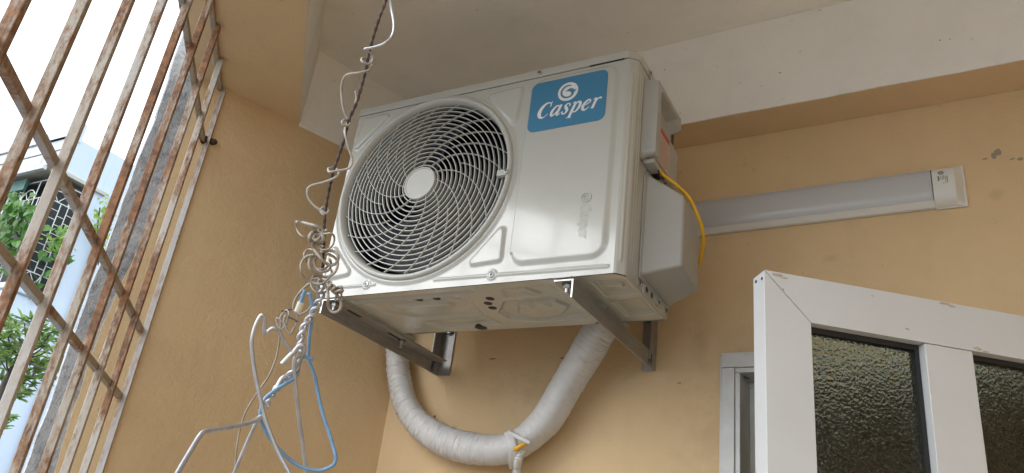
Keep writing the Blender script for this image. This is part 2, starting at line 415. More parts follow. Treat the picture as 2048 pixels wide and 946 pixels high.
M['blackprint'] = plain('black_print', (0.02, 0.02, 0.02), 0.5)
M['floor'] = plain('floor_tile', (0.52, 0.48, 0.42), 0.35, var=0.08, vscale=3)
M['ground'] = plain('street_asphalt', (0.16, 0.16, 0.155), 0.9, var=0.25, vscale=0.6)

# ================================================================== SETTING
CORN = V(-0.130, 0.4944, 0)                         # inner corner of back and left wall (plan)
LT = math.radians(69); LD = V(math.cos(LT), math.sin(LT), 0); LN = V(math.sin(LT), -math.cos(LT), 0)   # along left wall (towards back), its inward normal
GA = math.radians(133.7); GD = -V(math.cos(GA), math.sin(GA), 0); GN = V(-GD[1], GD[0], 0); G0 = V(-0.372, -0.136, 0)   # grille line
ZS, ZC = 0.574, 0.831                               # underside of beams, ceiling (above Z0)
aC = float(CORN @ WX)

# ground far below, balcony floor, ceiling
tag(mesh('ground', box((-400, -400, -5.3), (400, 400, -5.0)), M['ground']), kind='structure')
tag(mesh('floor', prism([tuple(p[:2]) for p in (CORN - LD * 0.80, CORN, Wp(3.4, 0, 0), G0 + GD * 3.3 + V(1.6, 0, 0), G0 + GD * 3.3 - GN * 0.06)], V(0, 0, 0), V(1, 0, 0), V(0, 1, 0), ZZ, -0.15, 0.0), M['floor']), kind='structure')
cp = [CORN - LD * 0.80, CORN + LD * 0.1, Wp(3.4, -0.1, 0), G0 + GD * 3.3 + V(1.6, 0, 0), G0 + GD * 3.3 - GN * 0.10]
tag(mesh('ceiling', prism([tuple(p[:2]) for p in cp], V(0, 0, Z0), V(1, 0, 0), V(0, 1, 0), ZZ, ZC, ZC + 0.14), M['white']), kind='structure')

# back wall with a door opening
DA0, DA1, DZ = 0.822, 1.742, -0.045
bw = empty('back_wall', Wp(0.6, 0, -Z0), 'tan plastered back wall behind the air conditioner', 'wall')
def wall_rect(name, a0, a1, z0, z1, mat, par, thick=0.14):
    return mesh(name, obox(V(0, 0, Z0), WX, -WN, ZZ, (a0, a1), (-WD - 0, -WD - thick) if False else (-WD - thick, -WD), (z0, z1)), mat, par)
mesh('plaster', join(obox(V(0, 0, Z0), WX, WN, ZZ, (aC - 0.15, DA0), (WD, WD + 0.14), (-Z0, ZC)),
                     obox(V(0, 0, Z0), WX, WN, ZZ, (DA0, DA1), (WD, WD + 0.14), (DZ, ZC)),
                     obox(V(0, 0, Z0), WX, WN, ZZ, (DA1, 3.4), (WD, WD + 0.14), (-Z0, ZC))), M['back'], bw)
# dim room behind the doorway
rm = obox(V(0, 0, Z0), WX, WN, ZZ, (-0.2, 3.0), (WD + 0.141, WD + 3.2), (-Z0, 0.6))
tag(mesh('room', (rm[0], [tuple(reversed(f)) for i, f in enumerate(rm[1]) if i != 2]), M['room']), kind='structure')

# left wall: tan below, white painted band above, raw concrete end outside the grille
lw = empty('left_wall', CORN - LD * 0.4, 'tan plastered left wall beside the rusty grille', 'wall')
def jag_strip(name, s_in, s_out_fn, z0, z1, front, back, mat, par, n=60):
    vs_, f = [], []
    for i in range(n + 1):
        z = z0 + (z1 - z0) * i / n
        so = s_out_fn(z)
        for (s, o) in ((s_in, front), (so, front), (so, back), (s_in, back)): vs_.append(CORN + LD * s + LN * o + V(0, 0, z + Z0))
    for i in range(n):
        for j in range(4):
            a, b_ = i * 4 + j, i * 4 + (j + 1) % 4
            f.append((a, a + 4, b_ + 4, b_))
    f += [(0, 1, 2, 3), (n * 4 + 3, n * 4 + 2, n * 4 + 1, n * 4)]
    return mesh(name, (np.array(vs_), f), mat, par)
h1 = [random.uniform(-1, 1) for _ in range(400)]
def wob(z, amp, sc_): 
    t = (z + 5) * sc_; i = int(t); f = t - i; return amp * (h1[i % 400] * (1 - f) + h1[(i + 1) % 400] * f)
mesh('plaster', obox(CORN + V(0, 0, Z0), LD, LN, ZZ, (-0.70, 0.10), (-0.12, 0.0), (-Z0, ZS)), M['left'], lw)
jag_strip('plaster', -0.70, lambda z: -0.735 - 0.027 * float(sstep(0.2, -0.15, np.array(z))) + wob(z, 0.0030, 26) + wob(z, 0.003, 7), -Z0, ZS + 0.0, 0.0, -0.05, M['left'], lw, 160)
jag_strip('concrete_edge', -0.69, lambda z: -0.811 + wob(z, 0.0022, 34) + wob(z, 0.004, 5) , -Z0, ZC + 0.3, -0.004, -0.022, M['concrete'], lw, 160)
mesh('painted_band', obox(CORN + V(0, 0, Z0), LD, LN, ZZ, (-0.452, 0.10), (-0.12, 0.0015), (ZS - 0.004, ZC)), M['white_beam'], lw)

# beam over the grille: white inner face, tan underside
gb = empty('grille_beam', V(*(G0 + GD * 0.5)[:2], Z0 + ZS), 'beam with white inner face and tan underside above the rusty grille', 'beam')
gin = float((CORN - LD * 0.452 - G0) @ GN)          # inner face distance from the grille line
sA = float((CORN - LD * 0.452 - G0) @ GD)
sw = lambda d: sA + (d - gin) * float(LD @ GD) / float(LD @ GN)     # where the left wall cuts a line parallel to the grille
def beam_poly(d0, d1, s1): return [tuple((G0 + GN * d + GD * s)[:2]) for d, s in ((d0, sw(d0)), (d1, sw(d1)), (d1, s1), (d0, s1))]
mesh('concrete_core', prism(beam_poly(-0.075, gin - 0.004, 3.3), V(0, 0, Z0), V(1, 0, 0), V(0, 1, 0), ZZ, ZS + 0.004, ZC + 0.14), M['white'], gb)
mesh('underside', prism(beam_poly(-0.075, gin - 0.0005, 3.3), V(0, 0, Z0), V(1, 0, 0), V(0, 1, 0), ZZ, ZS, ZS + 0.004), M['soffit'], gb)
mesh('inner_face', prism(beam_poly(gin - 0.004, gin, 3.3), V(0, 0, Z0), V(1, 0, 0), V(0, 1, 0), ZZ, ZS + 0.004, ZC - 0.0005), M['white_beam'], gb)

# beam along the back wall: white face with slightly ragged lower paint line, tan underside
bb = empty('wall_beam', Wp(1.0, 0.05, ZS), 'shallow white beam with tan underside above the tube lamp', 'beam')
BF = 0.094
n = 90; vs_, f = [], []
for i in range(n + 1):
    a = aC + 0.02 + (3.38 - aC) * i / n
    zl = ZS - 0.008 + 0.0006 * math.sin(a * 23) + wob(a, 0.0011, 40)
    yo = BF + 0.0006 * math.sin(a * 9)
    for (o, z) in ((yo, zl), (yo, ZC - 0.0005), (0.001, ZC - 0.0005), (0.001, zl + 0.003)): vs_.append(Wp(a, o, z))
for i in range(n):
    for j in range(4): f.append((i * 4 + j, (i + 1) * 4 + j, (i + 1) * 4 + (j + 1) % 4, i * 4 + (j + 1) % 4))
mesh('white_face', (np.array(vs_), f), M['white_beam'], bb, smooth=True, angle=40)
vs_, f = [], []
for i in range(n + 1):
    a = aC + 0.02 + (3.38 - aC) * i / n
    zl = ZS - 0.010; zb = ZS - 0.018 + 0.001 * math.sin(a * 4)
    for (o, z) in ((BF - 0.002, zl), (BF - 0.004, zl + 0.0035), (0.001, zl + 0.0035), (0.001, zb)): vs_.append(Wp(a, o, z))
for i in range(n):
    for j in range(4): f.append((i * 4 + j, (i + 1) * 4 + j, (i + 1) * 4 + (j + 1) % 4, i * 4 + (j + 1) % 4))
mesh('underside', (np.array(vs_), f), M['soffit'], bb)

# parapet under the grille and the balcony's far end wall
pw = tag(mesh('parapet_wall', obox(G0, GD, GN, ZZ, (0.02, 3.3), (-0.06, 0.06), (0.0, 0.85)), M['left'], origin=G0 + GD), 'low tan parapet wall under the rusty grille', 'wall')
ew = tag(mesh('end_wall', box((3.2, -2.6, 0), (3.34, 0.40, Z0 + ZC)), M['left'], origin=(3.2, -1, 0)), 'tan plastered wall closing the far end of the balcony', 'wall')

# ------------------------------------------------------------------ rusty grille
gr = empty('window_grille', G0 + GD * 0.6 + V(0, 0, 0.85), 'rusty white painted iron grille along the open side of the balcony', 'grille')
gmats = ['bar3', 'bar4', 'bar1', 'bar2', 'bar2', 'bar4', 'bar1', 'bar2', 'bar1', 'bar1', 'bar2', 'bar1', 'bar1', 'bar2', 'bar1', 'bar1']
hb = 0.0068
for i in range(16):
    s = 0.1408 * i
    bars_ = obox(G0 + GD * s, GD, GN, ZZ, (-hb, hb), (-hb, hb), (0.86, Z0 + ZS - 0.006))
    mesh('bar', bars_, M[gmats[i]], gr, bevel=0.0012)
for zr in (0.567, 0.405, -0.108, -0.261, -0.75, -0.92, -1.28):
    n_ = 0
    mesh('rail', obox(G0 + V(0, 0, Z0 + zr), GD, GN, ZZ, (-0.006, 2.2), (-0.0155, -0.0035), (-0.0065, 0.0065)), M['rail'], gr, bevel=0.0012)
# weld blobs where bars cross the two middle rails
def blob(c, r, sq=(1, 1, 1), seed=0):
    rr = random.Random(seed); vs_, f = [], []
    nu, nv = 7, 5
    for j in range(nv + 1):
        ph = math.pi * j / nv
        for i in range(nu):
            a = 2 * math.pi * i / nu; k = r * (1 + rr.uniform(-.25, .25))
            vs_.append(np.asarray(c) + V(math.sin(ph) * math.cos(a) * sq[0], math.sin(ph) * math.sin(a) * sq[1], math.cos(ph) * sq[2]) * k)
    for j in range(nv):
        for i in range(nu): f.append((j * nu + i, (j + 1) * nu + i, (j + 1) * nu + (i + 1) % nu, j * nu + (i + 1) % nu))
    return np.array(vs_), f
for i in range(9):
    for zr in (0.405, -0.108, -0.261):
        if random.random() < 0.75:
            mesh('weld', blob(G0 + GD * (0.1408 * i - hb) + GN * (-0.007) + V(0, 0, Z0 + zr + random.choice((-.006, .006))), 0.0055, seed=i), M['bar1'], gr, smooth=True)
# rusty wall anchor of the grille
mesh('wall_anchor', join(obox(G0 + V(0, 0, Z0 + 0.412), LD, LN, ZZ, (-0.025, 0.012), (-0.002, 0.006), (-0.006, 0.007)), blob(G0 + LD * 0.014 + LN * 0.004 + V(0, 0, Z0 + 0.412), 0.0085, seed=4), blob(G0 - LD * 0.012 + LN * 0.006 + V(0, 0, Z0 + 0.405), 0.009, seed=5)), plain('dark_rust', (0.05, 0.025, 0.015), 0.9, var=0.4, vscale=120), gr)

# ================================================================== AIR CONDITIONER
WA, HA, DA, CH = 0.720, 0.495, 0.262, 0.019        # flat front width, body height, depth, corner chamfer
def A(x, y, z): return V(x, y, z + Z0)
AX, AY = V(1, 0, 0), V(0, 1, 0)
ac = empty('air_conditioner', A(WA / 2, 0.13, 0), 'off-white outdoor air conditioner unit with round fan guard on steel brackets', 'air conditioner')
FC = (0.2411, 0.2572); FR = 0.2235
tris = [[(0.100, 0.481), (0.022, 0.479), (0.010, 0.392)], [(0.382, 0.472), (0.471, 0.476), (0.464, 0.378)],
        [(0.470, 0.125), (0.472, 0.050), (0.400, 0.046)], [(0.014, 0.128), (0.082, 0.054), (0.014, 0.046)]]
def front_h(x, z):
    h = np.zeros_like(x)
    # pressed right panel
    d = sd_rrect(x, z, 0.493, 0.7065, 0.030, 0.489, 0.036)
    pil = sstep(0, 0.013, d); left = sstep(0.493, 0.4955, x)
    pil = np.where(x < 0.52, np.minimum(left, sstep(0, 0.012, np.minimum(d + 1e3 * (np.minimum(z - 0.03, 0.489 - z) > 0.03), 1)) ), pil)
    h += 0.0060 * pil
    for t in tris:
        t = np.array(t); c = t.mean(0); t = c + (t - c) * 0.80
        d = sd_poly(x, z, t)
        h += 0.0055 * sstep(-0.0130, -0.0040, d)
    h += 0.0028 * sstep(0.0038, 0.0012, sd_line(x, z, [(0.025, 0.0235), (0.160, 0.0215)]))
    h += 0.0028 * sstep(0.0038, 0.0012, sd_line(x, z, [(0.318, 0.0195), (0.708, 0.0145)]))
    for cx, cz in ((0.137, 0.0235), (0.457, 0.0185)):
        r = np.hypot(x - cx, z - cz)
        h = np.where(r < 0.0125, 0.0030 * sstep(0.0125, 0.0095, r) - 0.0026 * sstep(0.0085, 0.0065, r), h)
    # slight raised collar round the fan opening
    r = np.hypot(x - FC[0], z - FC[1])
    h += 0.004 * sstep(0.246, 0.236, r)
    return h
def gridmesh(us, vs2, fn, drop=None):
    U, Vv = np.meshgrid(us, vs2, indexing='ij'); P = fn(U, Vv); nu, nv = U.shape
    P = P.reshape(-1, 3); f = []
    keep = None if drop is None else drop(U, Vv)
    for i in range(nu - 1):
        for j in range(nv - 1):
            if keep is not None and keep[i, j] and keep[i + 1, j] and keep[i, j + 1] and keep[i + 1, j + 1]: continue
            a = i * nv + j; f.append((a, a + nv, a + nv + 1, a + 1))
    return P, f
us = np.linspace(0, WA, 361); vs2 = np.linspace(0, HA - 0.0015, 249)
mesh('front_panel', gridmesh(us, vs2, lambda x, z: np.stack([x, -front_h(x, z), z + Z0], -1), drop=lambda x, z: np.hypot(x - FC[0], z - FC[1]) < FR - 0.001), M['ac'], ac, smooth=True)
# right corner chamfer with a long pressed bead
e1 = V(CH, CH, 0) / math.hypot(CH, CH); en = V(e1[1], -e1[0], 0); LCH = math.hypot(CH, CH)
def cham(u, z):
    h = 0.0022 * sstep(0.0045, 0.0018, sd_line(u, z, [(0.0115, 0.030), (0.0115, 0.455)]))
    edge = 0.0022 * (sstep(0.0, 0.005, u) * sstep(LCH, LCH - 0.005, u))
    return V(WA, 0, Z0) + u[..., None] * e1 + (h + edge)[..., None] * en + z[..., None] * ZZ
mesh('corner_panel', gridmesh(np.linspace(0, LCH, 19), np.linspace(0, HA - 0.0015, 130), cham), M['ac'], ac, smooth=True)
# right side panel with vertical pressed lines; left, back, top
def side_h(y, z):
    h = 0.0016 * sstep(0.0026, 0.0010, np.abs(y - 0.0335)) * sstep(0.03, 0.04, z) * sstep(0.485, 0.475, z)
    h += 0.0016 * sstep(0.0026, 0.0010, np.abs(y - 0.0450)) * sstep(0.03, 0.04, z) * sstep(0.485, 0.475, z)
    return h
XS = WA + CH
mesh('side_panel', gridmesh(np.linspace(CH, DA, 130), np.linspace(-0.003, HA - 0.0015, 60), lambda y, z: np.stack([XS + side_h(y, z), y, z + Z0], -1)), M['ac'], ac, smooth=True)
body_poly = [(0, 0.0008), (-CH, CH), (-CH, DA), (XS - 0.0008, DA), (XS - 0.0008, CH), (WA, 0.0008)]
vb, fb = prism([body_poly[i] for i in (5, 4, 3, 2, 1, 0)], A(0, 0, 0), AX, AY, ZZ, 0.0005, HA - 0.002)
mesh('left_panel', (np.array([A(0, 0, 0.0), A(-CH, CH, 0.0), A(-CH, DA, 0.0), A(0, 0, HA - .0015), A(-CH, CH, HA - .0015), A(-CH, DA, HA - .0015), A(XS, DA, 0), A(XS, DA, HA - .0015)]), [(0, 1, 4, 3), (1, 2, 5, 4), (2, 6, 7, 5)]), M['ac'], ac)
lidp = lambda g_: [(-g_ * .4, -g_), (WA + g_ * .4, -g_), (XS + g_, CH - g_ * .4), (XS + g_, DA + g_), (-CH - g_, DA + g_), (-CH - g_, CH - g_ * .4)]
mesh('lid', prism(lidp(0.0022), A(0, 0, 0), AX, AY, ZZ, HA + 0.0006, HA + 0.0215), M['ac'], ac, bevel=0.003, bseg=3)
mesh('lid_seam', prism(lidp(-0.0012), A(0, 0, 0), AX, AY, ZZ, HA - 0.0015, HA + 0.0006), M['seam'], ac)
mesh('lid_gap', obox(A(0, 0, 0), AX, AY, ZZ, (0.632, 0.712), (-0.0012, 0.002), (HA - 0.0022, HA + 0.0014)), M['seam'], ac)

# underside: base pan with pressed channels
def base_h(x, y):
    h = np.zeros_like(x)
    def plate(poly, dh, sl=0.010):
        sl *= 0.62
        return dh * sstep(-sl / 2, sl / 2, sd_poly(x, y, poly))
    h += plate([(0.075, 0.026), (0.395, 0.026), (0.395, 0.040), (0.075, 0.040)], -0.006, 0.008)
    h += plate([(0.10, 0.050), (0.325, 0.050), (0.36, 0.085), (0.345, 0.165), (0.20, 0.165), (0.115, 0.11)], -0.005)
    h += plate([(0.155, 0.075), (0.30, 0.080), (0.31, 0.100), (0.17, 0.098)], 0.006, 0.008)
    h += plate([(0.175, 0.185), (0.345, 0.175), (0.36, 0.225), (0.19, 0.228)], -0.006)
    h += plate([(0.39, 0.16), (0.435, 0.10), (0.575, 0.085), (0.575, 0.215), (0.46, 0.225), (0.395, 0.20)], -0.007)
    h += plate([(0.430, 0.175), (0.455, 0.128), (0.545, 0.120), (0.560, 0.155), (0.520, 0.205), (0.455, 0.208)], 0.006)
    h += plate([(0.46, 0.035), (0.575, 0.030), (0.575, 0.070), (0.53, 0.078), (0.45, 0.08)], -0.005)
    h += plate([(0.495, 0.038), (0.515, 0.038), (0.535, 0.075), (0.512, 0.075)], 0.005, 0.007)
    h += plate([(0.665, 0.03), (0.725, 0.035), (0.725, 0.10), (0.665, 0.11)], -0.006)
    h += plate([(0.675, 0.055), (0.715, 0.06), (0.715, 0.075), (0.675, 0.07)], 0.005, 0.007)
    h += plate([(0.665, 0.14), (0.725, 0.13), (0.725, 0.215), (0.665, 0.225)], -0.006)
    h += 0.004 * sstep(0.004, 0.0015, np.abs(np.hypot(x - 0.505, y - 0.14) - 0.022)) * (y < 0.136)
    h += plate([(0.0, 0.03), (0.06, 0.03), (0.06, 0.22), (0.0, 0.22)], -0.004)
    return h
def ybk(x): return 0.252 + 0.006 * sstep(0.20, 0.23, x) * sstep(0.60, 0.57, x) - 0.010 * sstep(0.575, 0.59, x) * sstep(0.64, 0.625, x)
def base_fn(x, t):
    y0 = np.where(x < 0, -x, np.where(x > WA, x - WA, 0.0)) + 0.0004
    y = y0 + t * (ybk(x) - y0)
    return np.stack([x, y, Z0 - 0.0012 - base_h(x, y) * 1.25 * sstep(0, 0.02, np.minimum(y - y0, ybk(x) - y))], -1)
mesh('base_pan', gridmesh(np.linspace(-CH + 0.0005, XS - 0.0006, 300), np.linspace(0, 1, 110), base_fn), M['acb'], ac, smooth=True)
for (x, y, r) in ((0.239, 0.062, 0.0095), (0.284, 0.064, 0.0095), (0.415, 0.073, 0.0095), (0.396, 0.098, 0.0095), (0.392, 0.125, 0.0095), (0.297, 0.240, 0.015)):
    zz = float(base_fn(np.array([x]), np.array([(y - 0.0015) / (ybk(np.array([x]))[0] - 0.0015)]))[0, 2])
    mesh('drain_hole', disc(V(x, y, zz), -ZZ, AX, r, -0.004, 0.0006, 20), M['dark'], ac)

# dark inside: shroud, coil, fan
mesh('fan_shroud', lathe([(0.2228, -0.002), (0.2228, 0.09), (0.2205, 0.09), (0.2205, -0.002)], A(FC[0], 0, FC[1]), AY, ZZ, 72), M['blade'], ac, smooth=True, angle=40)
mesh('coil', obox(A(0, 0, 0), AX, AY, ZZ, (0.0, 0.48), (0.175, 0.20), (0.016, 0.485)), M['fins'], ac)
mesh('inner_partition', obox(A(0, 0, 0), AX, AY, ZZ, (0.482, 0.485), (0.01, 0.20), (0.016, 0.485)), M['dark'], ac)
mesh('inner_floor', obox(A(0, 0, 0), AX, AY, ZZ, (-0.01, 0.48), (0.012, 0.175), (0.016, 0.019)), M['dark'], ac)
fan = mesh('fan', disc(A(FC[0], 0.05, FC[1]), -AY, ZZ, 0.045, -0.05, 0.006, 24, 0.008), M['blade'], ac, smooth=True, angle=40)
for k in range(3):
    vs_, f = [], []; nr, na = 8, 10
    for i in range(nr + 1):
        r = 0.044 + (0.208 - 0.044) * i / nr
        for j in range(na + 1):
            t = j / na
            a = 2.094 * k + 0.3 + (t - 0.5) * (1.25 + 0.35 * i / nr) - 0.45 * (i / nr) ** 1.5
            vs_.append(A(FC[0] + r * math.cos(a), 0.060 + 0.060 * t - 0.01 * i / nr, FC[1] + r * math.sin(a)))
    for i in range(nr):
        for j in range(na): f.append((i * (na + 1) + j, i * (na + 1) + j + 1, (i + 1) * (na + 1) + j + 1, (i + 1) * (na + 1) + j))
    o = mesh('blade', (np.array(vs_), f), M['blade'], fan, smooth=True)
    sdm = o.modifiers.new('solid', 'SOLIDIFY'); sdm.thickness = 0.003

# fan guard: rim, concentric ribs, spiral spokes, hub
fc3 = A(FC[0], 0, FC[1])
rim = [(0.2340, 0.002), (0.2338, -0.006), (0.2315, -0.0115), (0.2270, -0.0130), (0.2235, -0.0115), (0.2195, -0.004), (0.2165, 0.010), (0.2165, 0.020), (0.2195, 0.020), (0.2235, 0.004)]
guard = mesh('fan_guard', lathe(rim, fc3, AY, ZZ, 144), M['plast'], ac, smooth=True, angle=50)
yf = lambda r: -0.0125 + 0.012 * (r / 0.217) ** 2
for i in range(15):
    r = 0.0475 + i * 0.01155; y0 = yf(r)
    mesh('rib', lathe([(r - 0.0011, y0), (r + 0.0009, y0), (r + 0.0006, y0 + 0.0080), (r - 0.0004, y0 + 0.0080)], fc3, AY, ZZ, 110), M['plast'], guard, smooth=True, angle=35)
for k in range(24):
    r0 = 0.040 if k % 2 == 0 else 0.108; r1 = 0.2172; m_ = 26 if k % 2 == 0 else 18
    th0 = 2 * math.pi * k / 24
    vs_, f = [], []
    P2 = []
    for i in range(m_ + 1):
        r = r0 + (r1 - r0) * i / m_; t = (r - 0.040) / (r1 - 0.040)
        a = th0 + 1.15 - 1.18 * t ** 0.85
        P2.append((r, a))
    pts = np.array([A(FC[0] + r * math.cos(a), 0, FC[1] + r * math.sin(a)) for r, a in P2])
    T = np.gradient(pts, axis=0); T /= np.linalg.norm(T, axis=1, keepdims=True); S_ = np.cross(T, AY)
    for i, (r, a) in enumerate(P2):
        y0 = yf(r) - 0.0012; wd = 0.00065
        deep = 0.0055
        for (sgn, yy) in ((-1, y0), (1, y0), (0.7, y0 + deep), (-0.7, y0 + deep)): vs_.append(pts[i] + S_[i] * wd * sgn + AY * yy)
    for i in range(m_):
        for j in range(4): f.append((i * 4 + j, i * 4 + (j + 1) % 4, (i + 1) * 4 + (j + 1) % 4, (i + 1) * 4 + j))
    f += [(3, 2, 1, 0), (m_ * 4, m_ * 4 + 1, m_ * 4 + 2, m_ * 4 + 3)]
    mesh('spoke', (np.array(vs_), f), M['plast'], guard)
mesh('hub', lathe([(0.0415, 0.004), (0.0415, -0.0145), (0.0405, -0.0160), (0.0370, -0.0162), (0.0362, -0.0150), (0.0350, -0.0149), (0.0001, -0.0149)], fc3, AY, ZZ, 60, closed=False), M['plast'], guard, smooth=True, angle=40)
# guard clip and screw at the right of the rim
mesh('clip', obox(A(0.458, 0, 0.2505), AX, AY, ZZ, (-0.016, 0.012), (-0.0145, -0.002), (-0.0075, 0.0075)), M['plast'], guard, bevel=0.002)
def screw(c, axis, up, r=0.0062, par=ac, mat=None):
    s_ = mesh('screw', disc(c, axis, up, r, -0.001, 0.0022, 16, 0.0012), mat or M['steel'], par, smooth=True, angle=35)
    c2 = np.asarray(c) + np.asarray(axis) * 0.0031; sd_ = np.cross(axis, up)
    mesh('slot', join(obox(c2, up, sd_, axis, (-r * .55, r * .55), (-r * .13, r * .13), (0, 0.0008)), obox(c2, up, sd_, axis, (-r * .13, r * .13), (-r * .55, r * .55), (0, 0.0007))), M['seam'], s_)
screw(A(0.466, -0.0145, 0.2505), -AY, ZZ, 0.0048)
for x, z in ((0.137, 0.0235), (0.457, 0.0185)): screw(A(x, -0.0008, z), -AY, ZZ, 0.0060)
screw(A(0.511, -0.0024, HA + 0.0105), -AY, ZZ, 0.0060)
for y, z in ((0.060, 0.268), (0.083, 0.0125), (0.247, 0.017)): screw(A(XS + 0.0005, y - 0.008 if z > .2 else y, z), AX, ZZ, 0.0062)
screw(A(XS + 0.0022, 0.077, HA + 0.0105), AX, ZZ, 0.0065)

# ---- lettering: strokes (x, y, width), x-height 1
GLY = {
 'C': (1.16, [[(1.03, 0.98, .05), (1.0, 1.27, .10), (.82, 1.41, .10), (.56, 1.38, .19), (.27, 1.08, .30), (.14, .62, .34), (.23, .24, .28), (.48, .04, .16), (.75, .09, .08), (.97, .36, .05)], [(1.05, 1.48, .06), (1.01, 1.24, .08), (1.0, .98, .05)]]),
 'a': (1.02, [[(.76, .80, .08), (.56, .96, .13), (.32, .80, .20), (.15, .42, .24), (.20, .10, .20), (.40, .10, .13), (.66, .46, .07)], [(.86, 1.0, .20), (.76, .55, .24), (.70, .12, .21), (.82, .03, .12), (1.0, .20, .05)]]),
 's': (.76, [[(.68, .70, .16), (.61, .92, .10), (.40, .96, .11), (.27, .78, .20), (.40, .55, .25), (.54, .30, .24), (.42, .05, .14), (.20, .04, .10), (.10, .28, .15)]]),
 'p': (1.0, [[(.12, .88, .05), (.30, .97, .12), (.36, .80, .22), (.26, .20, .24), (.16, -.42, .22)], [(-.08, -.44, .06), (.38, -.44, .06)], [(.36, .58, .07), (.55, .93, .13), (.80, .84, .23), (.84, .48, .25), (.66, .10, .16), (.42, .04, .10), (.26, .16, .06)]]),
 'e': (.86, [[(.20, .46, .06), (.48, .54, .08), (.70, .76, .13), (.60, .95, .12), (.38, .86, .19), (.17, .48, .25), (.22, .12, .22), (.46, .03, .14), (.76, .26, .05)]]),
 'r': (.80, [[(.08, .86, .05), (.26, .96, .12), (.32, .80, .22), (.20, .02, .24)], [(.30, .55, .07), (.48, .88, .11), (.66, .95, .14), (.76, .84, .20)]]),
}
def stroke_poly(pts, k=7):
    P = catmull([V(*q) for q in pts], k); c = P[:, :2]; T = np.gradient(c, axis=0); T /= np.maximum(np.linalg.norm(T, axis=1, keepdims=True), 1e-9)
    nn = np.stack([-T[:, 1], T[:, 0]], -1); w2 = P[:, 2:3] / 2
    return c + nn * w2, c - nn * w2
def text_meshes(txt, o, ax, ay, az, unit, shear, th, mat, par, name='letter', wscale=1.0, sx=1.0):
    x0 = 0
    for chh in txt:
        adv, strokes = GLY[chh]; parts = []
        for si, st in enumerate(strokes):
            st = [(x, y, w_ * wscale) for x, y, w_ in st]
            L_, R2 = stroke_poly(st); vs_, f = [], []; m_ = len(L_)
            for i in range(m_):
                for q in (L_[i], R2[i]):
                    for zz in (0.0, th + 0.00002 * si):
                        vs_.append(o + ax * ((q[0] + x0 + shear * q[1]) * unit * sx) + ay * (q[1] * unit) + az * zz)
            for i in range(m_ - 1):
                a = i * 4; b_ = a + 4
                f += [(a + 1, a + 3, b_ + 3, b_ + 1), (a, a + 1, b_ + 1, b_), (a + 2, b_ + 2, b_ + 3, a + 3)]
            parts.append((np.array(vs_), f))
        mesh(name, join(*parts), mat, par)
        x0 += adv
# blue label
def rrect_poly(x0, x1, z0, z1, r, n=7):
    out = []
    for cx, cz, a0 in ((x1 - r, z1 - r, 0), (x0 + r, z1 - r, 90), (x0 + r, z0 + r, 180), (x1 - r, z0 + r, 270)):
        for i in range(n + 1):
            a = math.radians(a0 + 90 * i / n); out.append((cx + r * math.cos(a), cz + r * math.sin(a)))
    return out
YL = -0.0066
lab = mesh('brand_label', prism(rrect_poly(0.4995, 0.6800, 0.3445, 0.4725, 0.0165), A(0, 0, 0), AX, ZZ, -AY, -YL - 0.0002, -YL + 0.0005), M['label'], ac)
text_meshes('Casper', A(0.5185, YL - 0.0005, 0.3765), AX, ZZ, -AY, 0.0262, 0.22, 0.0003, M['lwhite'], lab)
lc = A(0.5895, YL - 0.0005, 0.4335)
mesh('logo_disc', disc(lc, -AY, ZZ, 0.0238, 0, 0.0003, 40), M['lwhite'], lab)
arc = [(0.0155 * math.cos(math.radians(a)), 0.0155 * math.sin(math.radians(a)), w_) for a, w_ in ((62, .0018), (85, .0036), (120, .0045), (160, .0047), (200, .0047), (240, .0046), (275, .0044), (305, .0042), (330, .0036))]
La, Ra = stroke_poly(arc, 5)
vs_ = [lc + AX * q[0] + ZZ * q[1] - AY * 0.0006 for pr in zip(La, Ra) for q in pr]
mesh('logo_swirl', (np.array(vs_), [(2 * i, 2 * i + 1, 2 * i + 3, 2 * i + 2) for i in range(len(La) - 1)]), M['label'], lab)
wing = [(-0.006, 0.0015), (0.002, 0.006), (0.0055, 0.009), (0.006, 0.0065), (0.0115, 0.006), (0.0150, 0.0015), (0.0205, 0.003), (0.0165, -0.004), (0.0115, -0.009), (0.0065, -0.0095), (0.009, -0.005), (0.0045, -0.001)]
mesh('logo_wing', (np.array([lc + AX * x + ZZ * z - AY * 0.00065 for x, z in wing]), [tuple(range(len(wing)))]), M['label'], lab)
# embossed lettering running down the panel
emb = mesh('embossed_mark', join(lathe([(0.0095, 0), (0.0098, -0.0009), (0.0112, -0.0009), (0.0115, 0)], A(0.6545, YL, 0.1655), AY, ZZ, 36),
                                 tube(catmull([A(0.6545 + 0.0055 * math.cos(a), YL - 0.0003, 0.1655 + 0.0055 * math.sin(a)) for a in np.linspace(0.9, 5.2, 9)], 3), 0.0010, 6)), M['ac'], ac, smooth=True)
def emb_text(txt, o, ax, ay, unit, par):
    x0 = 0
    for chh in txt:
        adv, strokes = GLY[chh]; parts = []
        for st in strokes:
            st = [(x, y, 0.26) for x, y, w_ in st if not (chh in 'p' and y < -.43)]
            if len(st) < 2: continue
            L_, R2 = stroke_poly(st, 4)
            for e_ in (L_, R2):
                parts.append(tube(np.array([o + ax * ((q[0] + x0) * unit) + ay * (q[1] * unit * 1.15) for q in e_]), 0.0006, 5))
        mesh('embossed_letter', join(*parts), M['ac'], par, smooth=True); x0 += adv
emb_text('Casper', A(0.6450, -0.0061, 0.1500), -ZZ, AX, 0.0132, emb)

